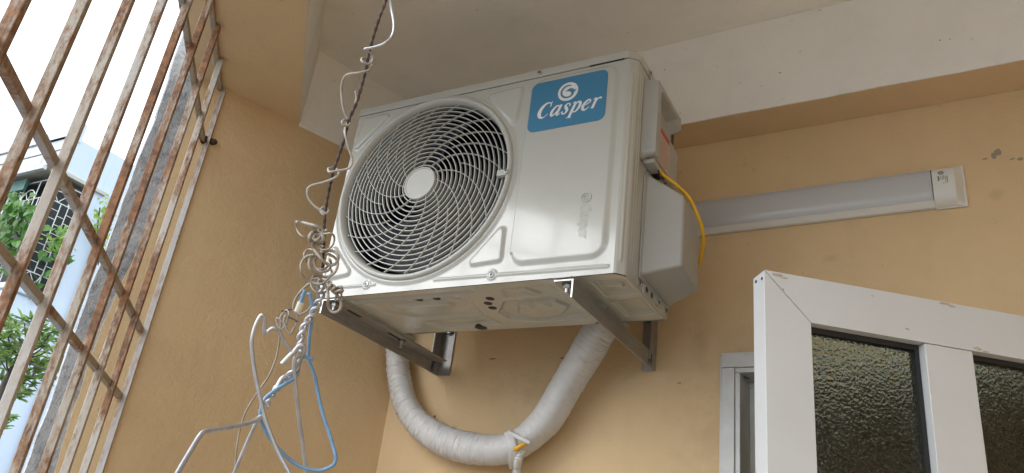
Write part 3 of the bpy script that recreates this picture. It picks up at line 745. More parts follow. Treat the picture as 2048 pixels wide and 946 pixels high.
# ---- right side: terminal cover with hand hold, valve cover, stickers
def han_fn(y, z):
    d = sd_rrect(y, z, 0.054, 0.232, 0.283, 0.480, 0.014)
    slope = sstep(0.0, 0.008, d)
    rail = 0.0285                                            # front strip and the hood over the hand hold
    panel = 0.0225                                           # sunken lower panel with the sticker
    hole = 0.001                                            # deep hand hold under the hood
    inner = sd_poly(y, z, [(0.087, 0.20), (0.087, 0.455), (0.112, 0.462), (0.200, 0.458), (0.224, 0.440), (0.260, 0.44), (0.26, 0.20)])
    ins = sstep(-0.003, 0.005, inner)
    deep = sstep(0.372, 0.398, z - 0.10 * (y - 0.15))
    low = panel * (1 - deep) + hole * deep
    h = rail * (1 - ins) + low * ins
    return np.stack([XS + 0.0006 + h * slope, y, z + Z0], -1)
hc = mesh('terminal_cover', gridmesh(np.linspace(0.052, 0.234, 110), np.linspace(0.281, 0.482, 120), han_fn), M['cover'], ac, smooth=True, angle=60)
def side_sticker(name, y0, y1, z0, z1, x, mat, par):
    return mesh(name, obox(A(0, 0, 0), AY, ZZ, AX, (y0, y1), (z0, z1), (x, x + 0.0004)), mat, par)
XO = XS + 0.0006 + 0.0228
wst = side_sticker('warning_sticker', 0.103, 0.162, 0.290, 0.378, XO, plain('warning_paper', (0.55, 0.42, 0.37), 0.5), hc)
side_sticker('red_band', 0.104, 0.161, 0.365, 0.377, XO + 0.0005, M['redprint'], wst)
for i in range(9): side_sticker('text_line', 0.107, 0.107 + random.uniform(.036, .050), 0.294 + i * 0.0076, 0.2968 + i * 0.0076, XO + 0.0005, M['pinkprint'], wst)
mesh('cover_foot', obox(A(0, 0, 0), AX, AY, ZZ, (XS + 0.0006, XS + 0.024), (0.070, 0.118), (0.272, 0.283)), M['cover'], hc, bevel=0.003)
mesh('cable_slot', obox(A(0, 0, 0), AX, AY, ZZ, (XS + 0.0006, XS + 0.022), (0.112, 0.150), (0.276, 0.2835)), M['dark'], hc)
rst = side_sticker('rating_sticker', 0.236, 0.259, 0.24, 0.46, XS + 0.001, plain('rating_paper', (0.55, 0.55, 0.52), 0.5), ac)
for z0_, z1_, m_ in ((0.425, 0.455, 'blackprint'), (0.37, 0.42, 'print_l'), (0.345, 0.363, 'print'), (0.315, 0.338, 'print_l'), (0.285, 0.305, 'print'), (0.25, 0.275, 'print_l')):
    side_sticker('text_block', 0.239, 0.256, z0_, z1_, XS + 0.0015, M[m_], rst)
x0, x1 = XS + 0.0008, 0.8125
vcv = [(x0, 0.083, 0.030), (x0, 0.258, 0.026), (x0, 0.258, 0.262), (x0, 0.092, 0.262),
       (x1, 0.120, 0.058), (x1, 0.234, 0.048), (x1, 0.234, 0.214), (x1, 0.122, 0.214)]
vc = mesh('valve_cover', (np.array([A(*q) for q in vcv]), [(3, 2, 1, 0), (4, 5, 6, 7), (0, 1, 5, 4), (1, 2, 6, 5), (2, 3, 7, 6), (3, 0, 4, 7)]), M['cover'], ac, bevel=0.006, bseg=4)
mesh('cover_lip', prism([(0.078, 0.022), (0.262, 0.020), (0.262, 0.268), (0.098, 0.268), (0.079, 0.25)], A(XS, 0, 0), AY, ZZ, AX, 0.0004, 0.0036), M['cover'], vc, bevel=0.0015)
mesh('valve_plate', obox(A(0, 0, 0), AX, AY, ZZ, (XS + 0.0005, XS + 0.004), (0.105, 0.235), (-0.002, 0.020)), M['acb'], ac)
for y in (0.120, 0.150): mesh('valve_hole', disc(A(XS + 0.004, y, 0.012), AX, ZZ, 0.006, 0, 0.0006, 12), M['dark'], ac)
screw(A(XS + 0.0045, 0.185, 0.010), AX, ZZ, 0.007)

# ---- feet rails under the unit
for xf in (0.046, 0.622):
    mesh('foot_rail', join(obox(A(xf, 0, 0), AX, AY, ZZ, (-0.018, 0.018), (-0.012, 0.305), (-0.0055, -0.0035)), obox(A(xf, 0, 0), AX, AY, ZZ, (0.016, 0.018), (0.01, 0.305), (-0.0035, 0.006))), M['acb'], ac)

# ================================================================== BRACKETS
def angle_bracket(label, xv, sgn, zt, zb, ywall):
    """arm: vertical flange at x = xv (faces +x), horizontal flange towards sgn; leg on the wall"""
    br = empty('mounting_bracket', A(xv, ywall, zb), label, 'bracket', 'brackets under the air conditioner')
    t = 0.0032; wfl = 0.041; yt = -0.006
    xs = (xv - t, xv) if sgn < 0 else (xv - t, xv)
    hz = (xv - wfl, xv - t) if sgn < 0 else (xv, xv + wfl)
    arm = mesh('arm', join(obox(A(0, 0, 0), AX, AY, ZZ, xs, (yt, ywall - 0.001), (zb, zt)), obox(A(0, 0, 0), AX, AY, ZZ, hz, (yt, ywall - 0.03), (zt - t, zt))), M['bracket'], br)
    # bright sawn end
    mesh('cut_end', join(obox(A(0, 0, 0), AX, AY, ZZ, (xs[0] + .0001, xs[1] - .0001), (yt - 0.0008, yt), (zb + .0003, zt - .0003)), obox(A(0, 0, 0), AX, AY, ZZ, hz, (yt - 0.0008, yt), (zt - t + .0003, zt - .0003))), M['bracket_edge'], arm)
    # leg on the wall
    if sgn < 0: lx0, lx1, f0, f1 = xv - 0.031, xv, xv + 0.0004, xv + 0.0036
    else: lx0, lx1, f0, f1 = xv - t, xv + 0.036, xv - 2 * t - 0.0004, xv - t - 0.0004
    leg = mesh('leg', join(obox(A(0, 0, 0), AX, AY, ZZ, (lx0, lx1), (ywall - t, ywall), (zb, 0.28)), obox(A(0, 0, 0), AX, AY, ZZ, (f0, f1), (ywall - 0.040, ywall), (zb, 0.28))), M['bracket'], br)
    mesh('weld', join(blob(A(xv + 0.002, ywall - 0.036, zb + 0.012), 0.005, (1, 1, 1.8), 3), blob(A(xv + 0.002, ywall - 0.034, zb + 0.026), 0.004, (1, 1, 1.5), 9)), M['steel_dark'], br, smooth=True)
    bx = (lx0 + lx1) / 2 + 0.004 * sgn
    bo = mesh('anchor_bolt', disc(A(bx, ywall - t, 0.085), -AY, ZZ, 0.012, 0, 0.0025, 20), M['steel_dark'], br)
    mesh('nut', disc(A(bx, ywall - t - 0.0025, 0.085), -AY, ZZ, 0.0085, 0, 0.009, 6), M['steel'], bo)
    # mounting bolts through the arm
    for yy in (0.010, 0.275):
        xb = xv + sgn * 0.020
        b2 = mesh('mounting_bolt', disc(A(xb, yy, zt - t), -ZZ, AX, 0.0105, 0, 0.0018, 20), M['steel_dark'], br)
        mesh('nut', disc(A(xb, yy, zt - t - 0.0018), -ZZ, AX, 0.0075, 0, 0.0075, 6), M['steel'], b2)
        mesh('bolt_end', disc(A(xb, yy, zt - t - 0.0093), -ZZ, AX, 0.0040, 0, 0.009, 12), M['steel'], b2)
    for y0_, y1_ in ((0.055, 0.105), (0.215, 0.265)):
        xb = xv + sgn * 0.020
        mesh('slot', prism(rrect_poly(xb - 0.0045, xb + 0.0045, y0_, y1_, 0.0044, 4), A(0, 0, 0), AX, AY, -ZZ, -(zt - t) , -(zt - t) + 0.0004), M['dark'], br)
    mesh('rubber_pad', obox(A(0, 0, 0), AX, AY, ZZ, (xv + sgn * 0.02 - 0.016, xv + sgn * 0.02 + 0.016), (0.225, 0.270), (zt + 0.0003, -0.0056)), M['rubber'], br, bevel=0.002)
    return br
yw = lambda x: (WD - 0.001 - WN[0] * x) / WN[1]
angle_bracket('brown steel bracket under the fan end of the air conditioner', 0.0265, 1, -0.0065, -0.0390, yw(0.045) - 0.002)
angle_bracket('brown steel bracket under the label end of the air conditioner', 0.6430, -1, -0.0075, -0.0455, yw(0.66) - 0.002)

# ================================================================== PIPE, HOSE, CABLE
def wallpx(u, v, off): return hit(u, v, WN, WD - off)
pc = [(794, 640, .05, .029), (793, 690, .05, .030), (794, 715, .05, .030), (799, 760, .05, .031), (811, 808, .052, .032), (838, 848, .053, .033), (880, 877, .055, .035), (925, 893, .056, .0365), (976, 900, .058, .037), (1015, 897, .06, .036),
      (1050, 880, .062, .033), (1075, 858, .065, .034), (1098, 832, .07, .036), (1131, 776, .085, .036), (1167, 716, .105, .0362), (1201, 655, .13, .036), (1222, 610, .15, .036)]
P0 = [np.append(wallpx(u, v, o), r) for u, v, o, r in pc]
P0 = [np.append(P0[0][:3] + V(0.0, 0.0, 0.12), .029)] + P0
CP = catmull(P0, 22)
pi_ = CP[:, :3]; pr_ = CP[:, 3]
arc_ = np.concatenate([[0], np.cumsum(np.linalg.norm(np.diff(pi_, axis=0), axis=1))])
res_ = np.arange(0, arc_[-1], 0.0022)
pi2 = np.stack([np.interp(res_, arc_, pi_[:, k]) for k in range(3)], -1); pr2 = np.interp(res_, arc_, pr_)
wr = rng.normal(size=(40, 4))
def pipe_r(i, th):
    s = res_[i]; r = pr2[i]
    ph = ((s + 0.006 * math.sin(31 * s) + 0.004 * math.sin(77 * s + 2)) / 0.034 + th / (2 * math.pi) + 0.05 * np.sin(3 * th + 40 * s)) % 1.0                        # overlapping helical wraps
    wrap = 0.0010 * (1 - ph) - 0.0006 * np.exp(-((ph - 0.0) / 0.03) ** 2)
    cr = 0
    for k in range(14):
        cr = cr + 0.00036 * np.sin((260 + 55 * k) * s + wr[k, 0] * 6 + (1 + k % 3) * th + 1.5 * np.sin(3 * th + wr[k, 1] * 5)) * (0.5 + 0.5 * np.sin(th * (1 + k % 2) + wr[k, 2] * 6))
    lump = 0.0008 * math.sin(23 * s + 1) + 0.0012 * np.sin(2 * th + 9 * s)
    lump = lump - 0.0016 * np.cos(4 * th + 0.6) * float(sstep(0.72, 0.80, np.array(s)))
    amp = 0.6 + 1.5 * float(sstep(0.16, 0.26, np.array(s)) * sstep(0.74, 0.64, np.array(s)))
    return r + wrap + cr * amp + lump
ip = empty('insulated_pipe', wallpx(976, 900, 0.06), 'thick white tape-wrapped refrigerant pipe hanging in a loop below the unit', 'pipe')
mesh('tape_wrap', tube(pi2, pipe_r, 40), M['tape'], ip, smooth=True)
# torn tape edges where the hose leaves
def strip(pts, wid, mat, par, name, thick=0.0012):
    P = catmull(pts, 6); T = np.gradient(P, axis=0); T /= np.linalg.norm(T, axis=1, keepdims=True)
    view = (CAM - P); view /= np.linalg.norm(view, axis=1, keepdims=True); S_ = np.cross(T, view); S_ /= np.linalg.norm(S_, axis=1, keepdims=True)
    vs_ = []; f = []; m_ = len(P)
    ws = np.interp(np.linspace(0, 1, m_), np.linspace(0, 1, len(wid)), wid)
    for i in range(m_):
        for k in (-1, -0.35, 0.3, 1): vs_.append(P[i] + S_[i] * ws[i] * k + view[i] * (0.0016 * (1 if k in (-0.35,) else 0)))
    for i in range(m_ - 1):
        for k in range(3): f.append((i * 4 + k, i * 4 + k + 1, (i + 1) * 4 + k + 1, (i + 1) * 4 + k))
    o = mesh(name, (np.array(vs_), f), mat, par, smooth=True); s_ = o.modifiers.new('solid', 'SOLIDIFY'); s_.thickness = thick; return o
strip([wallpx(1014, 862, .098), wallpx(1022, 878, .104), wallpx(1026, 900, .102), wallpx(1025, 922, .085), wallpx(1026, 938, .06)], [.010, .012, .012, .011, .009], M['tape'], ip, 'tape_end')
strip([wallpx(1020, 866, .100), wallpx(1040, 876, .108), wallpx(1060, 886, .106)], [.005, .006, .004], M['tape'], ip, 'tape_end')
mesh('cable_strand', tube(catmull([wallpx(1024, 902, .094), wallpx(1036, 895, .101), wallpx(1054, 884, .098)], 6), 0.0055, 10), M['yellow'], ip, smooth=True)
hp = catmull([wallpx(1052, 886, .06), wallpx(1043, 900, .08), wallpx(1037, 914, .082), wallpx(1035, 926, .07), wallpx(1034, 940, .05), wallpx(1033, 1000, .03), wallpx(1030, 1200, .02)], 60)
hl = np.concatenate([[0], np.cumsum(np.linalg.norm(np.diff(hp, axis=0), axis=1))]); hs = np.arange(0, hl[-1], 0.0011)
hp2 = np.stack([np.interp(hs, hl, hp[:, k]) for k in range(3)], -1)
tag(mesh('drain_hose', tube(hp2, lambda i, th: 0.0098 + 0.0012 * math.sin(hs[i] / 0.0052 * 2 * math.pi), 14), M['hose'], smooth=True, origin=hp2[-1]), 'thin corrugated drain hose dropping out of the wrapped pipe', 'hose')
cable_pts = [A(0.754, 0.118, 0.290), A(0.762, 0.112, 0.272), A(0.776, 0.115, 0.258), A(0.796, 0.132, 0.243), A(0.815, 0.146, 0.222), A(0.8265, 0.164, 0.192), A(0.832, 0.186, 0.166), A(0.8265, 0.214, 0.142), A(0.80, 0.262, 0.112), A(0.76, 0.275, 0.100)]
yc = empty('power_cable', A(0.78, 0.12, 0.25), 'yellow power cable curving over the valve cover', 'cable')
mesh('strand', tube(catmull(cable_pts, 10), 0.0037, 10), M['yellow'], yc, smooth=True)
mesh('strand', tube(catmull([p + V(0.001, 0.010 - 0.002 * i, 0.003 * math.sin(i * 1.3)) for i, p in enumerate(cable_pts)], 10), 0.0032, 10), M['yellow'], yc, smooth=True)
mesh('bare_wire', tube(catmull([A(0.756, 0.116, 0.288), A(0.762, 0.104, 0.270), A(0.768, 0.103, 0.252), A(0.776, 0.112, 0.243), A(0.772, 0.118, 0.246)], 8), 0.0018, 8), M['brown'], yc, smooth=True)

# ================================================================== TUBE LAMP ON THE WALL
LZ0, LZ1 = 0.2916, 0.3832
tl = empty('tube_lamp', Wp(0.7, 0, LZ0), 'long white LED tube lamp fixed to the tan back wall', 'lamp')
zc_, hz_ = (LZ0 + LZ1) / 2, (LZ1 - LZ0) / 2
def lamp_prof(k, n=14, zlo=-1, zhi=1):
    return [(hz_ * (zlo + (zhi - zlo) * i / n), k * math.sqrt(max(0, 1 - (0.97 * (zlo + (zhi - zlo) * i / n)) ** 2)) ) for i in range(n + 1)]
def lamp_sweep(prof, a0, a1):
    vs_, f = [], []; m_ = len(prof)
    for a in (a0, a1):
        for z, o in prof: vs_.append(Wp(a, o + 0.004, zc_ + z))
    for i in range(m_ - 1): f.append((i, m_ + i, m_ + i + 1, i + 1))
    f += [tuple(range(m_ - 1, -1, -1)), tuple(range(m_, 2 * m_))]
    return np.array(vs_), f
mesh('back_plate', obox(Wp(0, 0, 0), WX, -WN, ZZ, (0.08, 1.289), (0.0005, 0.0075), (LZ0 - 0.001, LZ1 + 0.001)), M['lampbody'], tl, bevel=0.001)
mesh('diffuser', lamp_sweep(lamp_prof(0.022, 18, -0.72, 0.93), 0.10, 1.245), M['diffuser'], tl, smooth=True, angle=40)
mesh('edge_strip', lamp_sweep([(-hz_, 0.001), (-hz_, 0.006), (-hz_ * .74, 0.0150), (-hz_ * .70, 0.0150), (-hz_ * .70, 0.001)], 0.10, 1.247), M['lampbody'], tl)
mesh('edge_strip', lamp_sweep([(hz_ * .94, 0.001), (hz_ * .94, 0.0095), (hz_, 0.0075), (hz_, 0.001)], 0.10, 1.247), M['lampbody'], tl)
cap = mesh('end_cap', lamp_sweep(lamp_prof(0.0255, 20, -1.02, 1.02), 1.247, 1.289), M['lampbody'], tl, smooth=True, angle=40)
# sloped outer end of the cap
vs_, f = [], []; pf = lamp_prof(0.0255, 20, -1.02, 1.02); m_ = len(pf)
for z, o in pf: vs_.append(Wp(1.289, o + 0.004, zc_ + z))
for z, o in pf: vs_.append(Wp(1.289 + 0.015, 0.005, zc_ + z))
for i in range(m_ - 1): f.append((i, m_ + i, m_ + i + 1, i + 1))
mesh('cap_end', (np.array(vs_), f), M['lampbody'], tl, smooth=True, angle=50)
mesh('cap_flange', obox(Wp(0, 0, 0), WX, -WN, ZZ, (1.247, 1.308), (0.0005, 0.0055), (LZ0 - 0.0035, LZ1 + 0.0035)), M['lampbody'], tl, bevel=0.002)
# printing on the cap
def cap_off(z): return 0.0255 * math.sqrt(max(0, 1 - (0.97 * (z - zc_) / hz_) ** 2)) + 0.0043
def cap_mark(name, a0, a1, z0, z1, mat):
    mesh(name, (np.array([Wp(a0, cap_off(z0), z0), Wp(a1, cap_off(z0), z0), Wp(a1, cap_off(z1), z1), Wp(a0, cap_off(z1), z1)]), [(0, 1, 2, 3)]), mat, cap)
for i in range(16):
    a = 2 * math.pi * i / 16; c = (1.2645, 0.364)
    for r0, r1 in ((0.0018, 0.0058),):
        p1 = (c[0] + r0 * math.cos(a - .12), c[1] + r0 * math.sin(a - .12)); p2 = (c[0] + r1 * math.cos(a - .13), c[1] + r1 * math.sin(a - .13)); p3 = (c[0] + r1 * math.cos(a + .13), c[1] + r1 * math.sin(a + .13)); p4 = (c[0] + r0 * math.cos(a + .12), c[1] + r0 * math.sin(a + .12))
        mesh('print_ray', (np.array([Wp(q[0], cap_off(q[1]) + 0.0003, q[1]) for q in (p1, p2, p3, p4)]), [(0, 1, 2, 3)]), M['print'], cap)
for a0, w_, z1, ln, m_ in ((1.2575, .0034, .355, .013, 'print'), (1.2625, .0016, .353, .008, 'print_l'), (1.2655, .0016, .356, .014, 'print_l'), (1.2685, .0016, .356, .011, 'print'), (1.2715, .0016, .354, .020, 'print_l'), (1.2745, .0020, .354, .017, 'print'), (1.2665, .003, .338, .003, 'print_l')):
    n_ = max(2, int(ln / 0.0032))
    for q in range(n_):
        cap_mark('print_mark', a0, a0 + w_, z1 - ln * (q + 0.8) / n_, z1 - ln * q / n_, M[m_])

# ================================================================== DOOR AND ITS FRAME
df = empty('door_frame', Wp(0.82, 0, -Z0), 'scuffed white door frame set into the tan wall', 'door frame')
FA0, FA1, FZ = 0.790, 1.772, -0.016
def fr(name, a0, a1, o0, o1, z0, z1, bev=0.0015, mat='frame'): return mesh(name, obox(Wp(0, 0, 0), WX, -WN, ZZ, (a0, a1), (o0, o1), (z0, z1)), M[mat], df, bevel=bev)
fr('casing', FA0, FA0 + 0.0285, -0.02, 0.010, -Z0 + 0.002, FZ - 0.030); fr('casing', FA1 - 0.0285, FA1, -0.02, 0.010, -Z0 + 0.002, FZ - 0.030)
fr('casing', FA0, FA1, -0.02, 0.010, FZ - 0.029, FZ)
fr('casing_lip', FA0 - 0.003, FA1 + 0.003, 0.0005, 0.006, FZ + 0.0005, FZ + 0.006, 0.001); fr('casing_lip', FA0 - 0.0045, FA0 - 0.0005, 0.0005, 0.006, -Z0 + 0.002, FZ - 0.001, 0.001)
fr('jamb', FA0 + 0.0290, FA0 + 0.0400, -0.115, 0.006, -Z0 + 0.002, FZ - 0.041); fr('jamb', FA1 - 0.040, FA1 - 0.029, -0.115, -0.0205, -Z0 + 0.002, FZ - 0.041)
fr('head', FA0 + 0.029, FA1 - 0.029, -0.115, 0.006, FZ - 0.0405, FZ - 0.0295)
fr('stop', FA0 + 0.0405, FA0 + 0.055, -0.115, -0.070, -Z0 + 0.002, FZ - 0.056); fr('stop', FA1 - 0.055, FA1 - 0.0405, -0.115, -0.070, -Z0 + 0.002, FZ - 0.056)
fr('head_stop', FA0 + 0.0405, FA1 - 0.0405, -0.115, -0.070, FZ - 0.0555, FZ - 0.041)
fr('stop_bead', FA0 + 0.0555, FA0 + 0.059, -0.112, -0.090, -Z0 + 0.002, FZ - 0.060, 0.0008); 
for k in range(2): mesh('screw_hole', disc(Wp(0.832 + 0.004 * k, -0.03 - 0.012 * k, FZ - 0.0406), -ZZ, WX, 0.004, 0, 0.0006, 10), M['dark'], df)

DT = math.radians(37.3); DD = V(math.cos(DT), math.sin(DT), 0); DN = V(math.sin(DT), -math.cos(DT), 0)
DB = V(1.0125, -0.095, Z0 - 0.06)
dl = empty('door', DB + DD * 0.44 + V(0, 0, -2.08), 'open white door with dark patterned glass panes', 'door')
HT = 2.075; LW = 0.88; TH = 0.039
def dm(name, r0, rn, rz, mat='door', bev=0.0012, par=None): return mesh(name, obox(DB, DD, DN, ZZ, r0, rn, rz), M[mat], par or dl, bevel=bev)
def dprism(name, poly, n0, n1, mat='door', bev=0.0008): return mesh(name, prism(poly, DB, DD, ZZ, DN, n0, n1), M[mat], dl, bevel=bev)
gp = 0.0006; RW = 0.075
dprism('stile', [(0, -gp * 1.4), (0, -HT), (RW, -HT + RW), (RW, -RW - gp * 1.4)], -TH, 0)
dprism('stile', [(LW, -gp * 1.4), (LW - RW, -RW - gp * 1.4), (LW - RW, -HT + RW), (LW, -HT)], -TH, 0)
dprism('top_rail', [(gp * 1.4, 0), (RW + gp * 1.4, -RW), (LW - RW - gp, -RW), (LW - gp, 0)], -TH, 0)
dprism('bottom_rail', [(gp, -HT), (LW - gp, -HT), (LW - RW - gp, -HT + RW), (RW + gp, -HT + RW)], -TH, 0)
panes = [(0.075, 0.2635), (0.3445, 0.535), (0.615, 0.805)]
for s0, s1 in ((0.2635, 0.3445), (0.535, 0.615)): dm('mullion', (s0, s1), (-TH, -0.0012), (-HT + RW + 0.0004, -RW - 0.0007))
dm('cross_rail', (0.0755, 0.2630), (-TH, -0.002), (-1.16, -1.08)); dm('cross_rail', (0.345, 0.5345), (-TH, -0.002), (-1.16, -1.08)); dm('cross_rail', (0.6155, 0.8045), (-TH, -0.002), (-1.16, -1.08))
for (s0, s1) in panes:
    for z1, z0 in ((-RW - 0.0006, -1.0795), (-1.1605, -HT + RW + 0.001)):
        s0_, s1_ = s0 + 0.0008, s1 - 0.0008
        pane = dm('pane', (s0_ + 0.004, s1_ - 0.004), (-0.026, -0.021), (z0 + 0.004, z1 - 0.004), 'glass', 0)
        for nm, r0, rz in (('gasket', (s0_, s0_ + 0.0045), (z0, z1)), ('gasket', (s1_ - 0.0075, s1_), (z0, z1)), ('gasket', (s0_ + 0.0047, s1_ - 0.0077), (z1 - 0.0085, z1)), ('gasket', (s0_ + 0.0047, s1_ - 0.0077), (z0, z0 + 0.006))):
            mesh(nm, obox(DB, DD, DN, ZZ, r0, (-0.032, -0.016), rz), M['gasket'], dl)
# screw holes on the free edge, scuffs along the top
for nn, zz in ((-0.0285, -0.010), (-0.0075, -0.0125)): mesh('screw_hole', disc(DB + DN * nn + V(0, 0, zz), -DD, ZZ, 0.0028, 0, 0.0006, 12), M['dark'], dl)
def patch(name, c, r, asp, mat, seed):
    rr = random.Random(seed); n_ = 13
    vs_ = [DB + DD * (c[0] + r * asp * math.cos(2 * math.pi * i / n_) * rr.uniform(.6, 1.2)) + ZZ * (c[1] + r * math.sin(2 * math.pi * i / n_) * rr.uniform(.5, 1.2)) + DN * 0.0004 for i in range(n_)]
    mesh(name, (np.array(vs_), [tuple(range(n_))]), M[mat], dl)
for i, (s, z, r, asp) in enumerate(((0.022, -0.005, .0028, 3.5), (0.034, -0.0085, .0016, 4), (0.306, -0.0035, .0026, 4.5), (0.318, -0.006, .0018, 4), (0.352, -0.070, .003, 3), (0.366, -0.0735, .0016, 4))): patch('chipped_paint', (s, z), r, asp, 'putty', i)
patch('scuff', (0.031, -0.028), 0.0016, .8, 'print', 31); patch('scuff', (0.235, -0.058), 0.0018, 2, 'print_l', 33); patch('scuff', (0.18, -0.012), 0.001, 3, 'print_l', 34)

# ================================================================== HANGING CORD AND WIRE HANGERS
def px_path(pts, k=6):
    return catmull([at(*q) for q in pts], k)
D0 = 0.80
# dark twisted cord from the ceiling (two strands)
cord_px = [(828, -200), (800, -95), (772, 0), (759, 34), (746, 75), (738, 105), (733, 132), (725, 165), (713, 205), (698, 240), (688, 280), (676, 315), (666, 345), (656, 390), (650, 430), (648, 460), (647, 500), (645, 540)]
cdir = [at(u, v, D0) for u, v in cord_px]
top = cdir[0]; top2 = V(top[0] + 0.01, top[1], Z0 + ZC)
cpts = catmull([top2] + cdir, 12)
hc_ = empty('hanging_cord', cpts[0], 'dark twisted cord hanging from the ceiling in front of the unit', 'cord')
cl = np.concatenate([[0], np.cumsum(np.linalg.norm(np.diff(cpts, axis=0), axis=1))]); cs = np.arange(0, cl[-1], 0.0015)
cp2 = np.stack([np.interp(cs, cl, cpts[:, k]) for k in range(3)], -1)
for ph in (0, math.pi):
    a = cs / 0.016 * 2 * math.pi + ph
    mesh('strand', tube(cp2 + np.stack([np.cos(a), np.sin(a), 0 * a], -1) * 0.0008, 0.00105, 7), M['cord'], hc_, smooth=True)
mesh('frayed_bit', tube(px_path([(711, 182, D0 - .003), (713, 196, D0 - .003), (710, 206, D0 - .003)], 4), 0.0011, 6), M['beigew'], hc_, smooth=True)
# pale wire spiralling round the cord
def wire(par, name, pts, r, mat, k=7, sides=8, endcap=False):
    pts = [(q[0], q[1], q[2] if len(q) > 2 else D0) for q in pts]
    return mesh(name, tube(px_path(pts, k), r, sides), M[mat], par, smooth=True)
sw_ = empty('spiral_wire', at(735, 98, D0), 'pale stiff wire spiralling loosely around the dark cord', 'wire')
rw = 0.00125
wire(sw_, 'upper_turn', [(772, -60, .80), (778, -20, .80), (783, 18, .80), (788, 48, .795), (784, 72, .79), (768, 87, .785), (750, 94, .785), (729, 98, .786)], 0.00145, 'silver')
wire(sw_, 'long_spiral', [(729, 98, .79), (742, 108, .80), (745, 122, .797), (736, 128, .792), (725, 124, .790), (724, 117, .797), (736, 118, .806), (744, 128, .80), (738, 140, .793), (715, 146, .79), (696, 149, .79), (686, 160, .795), (683, 185, .80), (687, 218, .802), (696, 238, .805), (700, 247, .80), (692, 252, .793), (684, 247, .79), (688, 240, .795), (697, 241, .806), (691, 256, .80),
                          (690, 268, .79), (697, 295, .79), (704, 316, .79), (703, 330, .79), (694, 338, .79), (672, 342, .79), (659, 344, .79), (657, 337, .80), (668, 336, .806), (678, 343, .80), (672, 354, .79), (650, 364, .79), (624, 371, .79), (615, 380, .79), (617, 396, .79), (628, 411, .79), (641, 420, .79), (652, 427, .79), (657, 421, .80), (648, 415, .806), (641, 421, .797), (648, 430, .79)], rw, 'beigew', 6)
# tangle of cream wire
tg = empty('tangled_wire', at(645, 560, D0), 'tangle of cream insulated wire looped at the end of the cord', 'wire')
def c8(u, v): return (590 + u / 4.3, 420 + v / 4.3)
def t8(name, pts, r=rw, mat='beige', d0=D0, da=0.004, k=7):
    P = [(*c8(u, v), d0 + da * math.sin(i * 1.7)) for i, (u, v) in enumerate(pts)]
    wire(tg, name, P, r, mat, k)
t8('leaf_loop', [(5, 95), (12, 150), (35, 200), (75, 232), (125, 242)], 0.0010, d0=.795)
t8('leaf_loop', [(15, 103), (60, 108), (120, 122), (180, 140), (225, 165), (250, 190)], 0.0017, 'beigew', .79)
t8('knot', [(250, 190), (190, 180), (145, 200), (125, 245), (150, 282), (205, 290), (240, 262), (235, 215), (190, 215), (165, 245), (185, 262), (225, 225), (275, 172)], 0.0019, d0=.79)
t8('ring', [(130, 130), (190, 175), (250, 205), (310, 200), (338, 235), (330, 290), (295, 330), (245, 343), (213, 325), (222, 308), (245, 312)], 0.0010, d0=.787)
t8('coil', [(150, 275), (160, 330), (195, 380), (235, 430), (290, 472), (345, 465), (372, 420), (360, 375), (315, 350), (260, 352), (225, 362)], 0.0016, d0=.788)
t8('coil', [(160, 345), (115, 340), (82, 370), (85, 420), (120, 460), (180, 500), (245, 510), (285, 480)], 0.0013, d0=.80)
t8('coil', [(210, 385), (150, 400), (120, 450), (135, 515), (195, 560), (270, 575), (335, 545), (365, 485), (360, 430), (320, 395), (270, 375)], 0.0014, d0=.789)
t8('coil', [(200, 400), (170, 440), (180, 500), (225, 530), (285, 520), (310, 470), (300, 425)], 0.0013, d0=.792)
t8('coil', [(165, 385), (100, 400), (55, 455), (52, 525), (85, 585), (150, 625), (225, 635), (275, 600), (315, 545), (310, 510)], 0.0012, d0=.787)
t8('coil', [(165, 565), (140, 610), (145, 665), (190, 710), (250, 710), (285, 675), (260, 620), (200, 590), (150, 590), (190, 560)], 0.0012, d0=.795)
t8('drop_loop', [(205, 600), (245, 640), (280, 690), (285, 770), (285, 820), (310, 868), (350, 880), (388, 850), (395, 790), (360, 730), (310, 680), (270, 630)], 0.0016, d0=.785)
t8('wrap', [(275, 630), (300, 620), (312, 640), (290, 665), (300, 680), (330, 650), (340, 665), (315, 690), (345, 695), (370, 665), (395, 660), (400, 675), (340, 690), (330, 705), (395, 690), (408, 695), (370, 710), (405, 705)], 0.0015, d0=.783, k=5)
t8('tail', [(375, 700), (355, 740), (345, 780)], 0.0012, d0=.785); t8('tail', [(395, 705), (400, 740), (405, 775)], 0.0011, d0=.785)
wire(tg, 'side_loop', [(620, 566), (604, 580), (590, 600), (587, 618), (594, 628), (606, 627), (620, 616), (627, 600), (622, 590), (610, 588), (600, 592), (599, 598)], 0.0012, 'beige')
# thin wire with its own small knot, left of the tangle
tw = empty('thin_beige_wire', at(561, 640, .82), 'thin beige wire trailing down the left wall side from a small knot', 'wire')
wire(tw, 'trailing_wire', [(563, 628, .82), (561, 650, .82), (559, 678, .82), (554, 710, .82), (548, 728, .82), (538, 752, .82), (524, 772, .82), (508, 796, .82), (493, 821, .82), (484, 845, .82), (478, 868, .82), (473, 900, .82), (471, 925, .82), (470, 975, .82)], 0.0010, 'beige')
wire(tw, 'knot', [(563, 640, .82), (553, 637, .82), (556, 652, .82), (563, 658, .82), (572, 648, .82), (578, 628, .815), (574, 620, .82), (566, 626, .82), (560, 638, .82), (568, 645, .82)], 0.0010, 'beigew')
wire(tw, 'pointed_loop', [(572, 630, .815), (568, 640, .815), (572, 655, .815), (580, 667, .815), (588, 656, .815), (595, 642, .815), (594, 625, .815), (600, 600, .81)], 0.0011, 'beigew', 5)
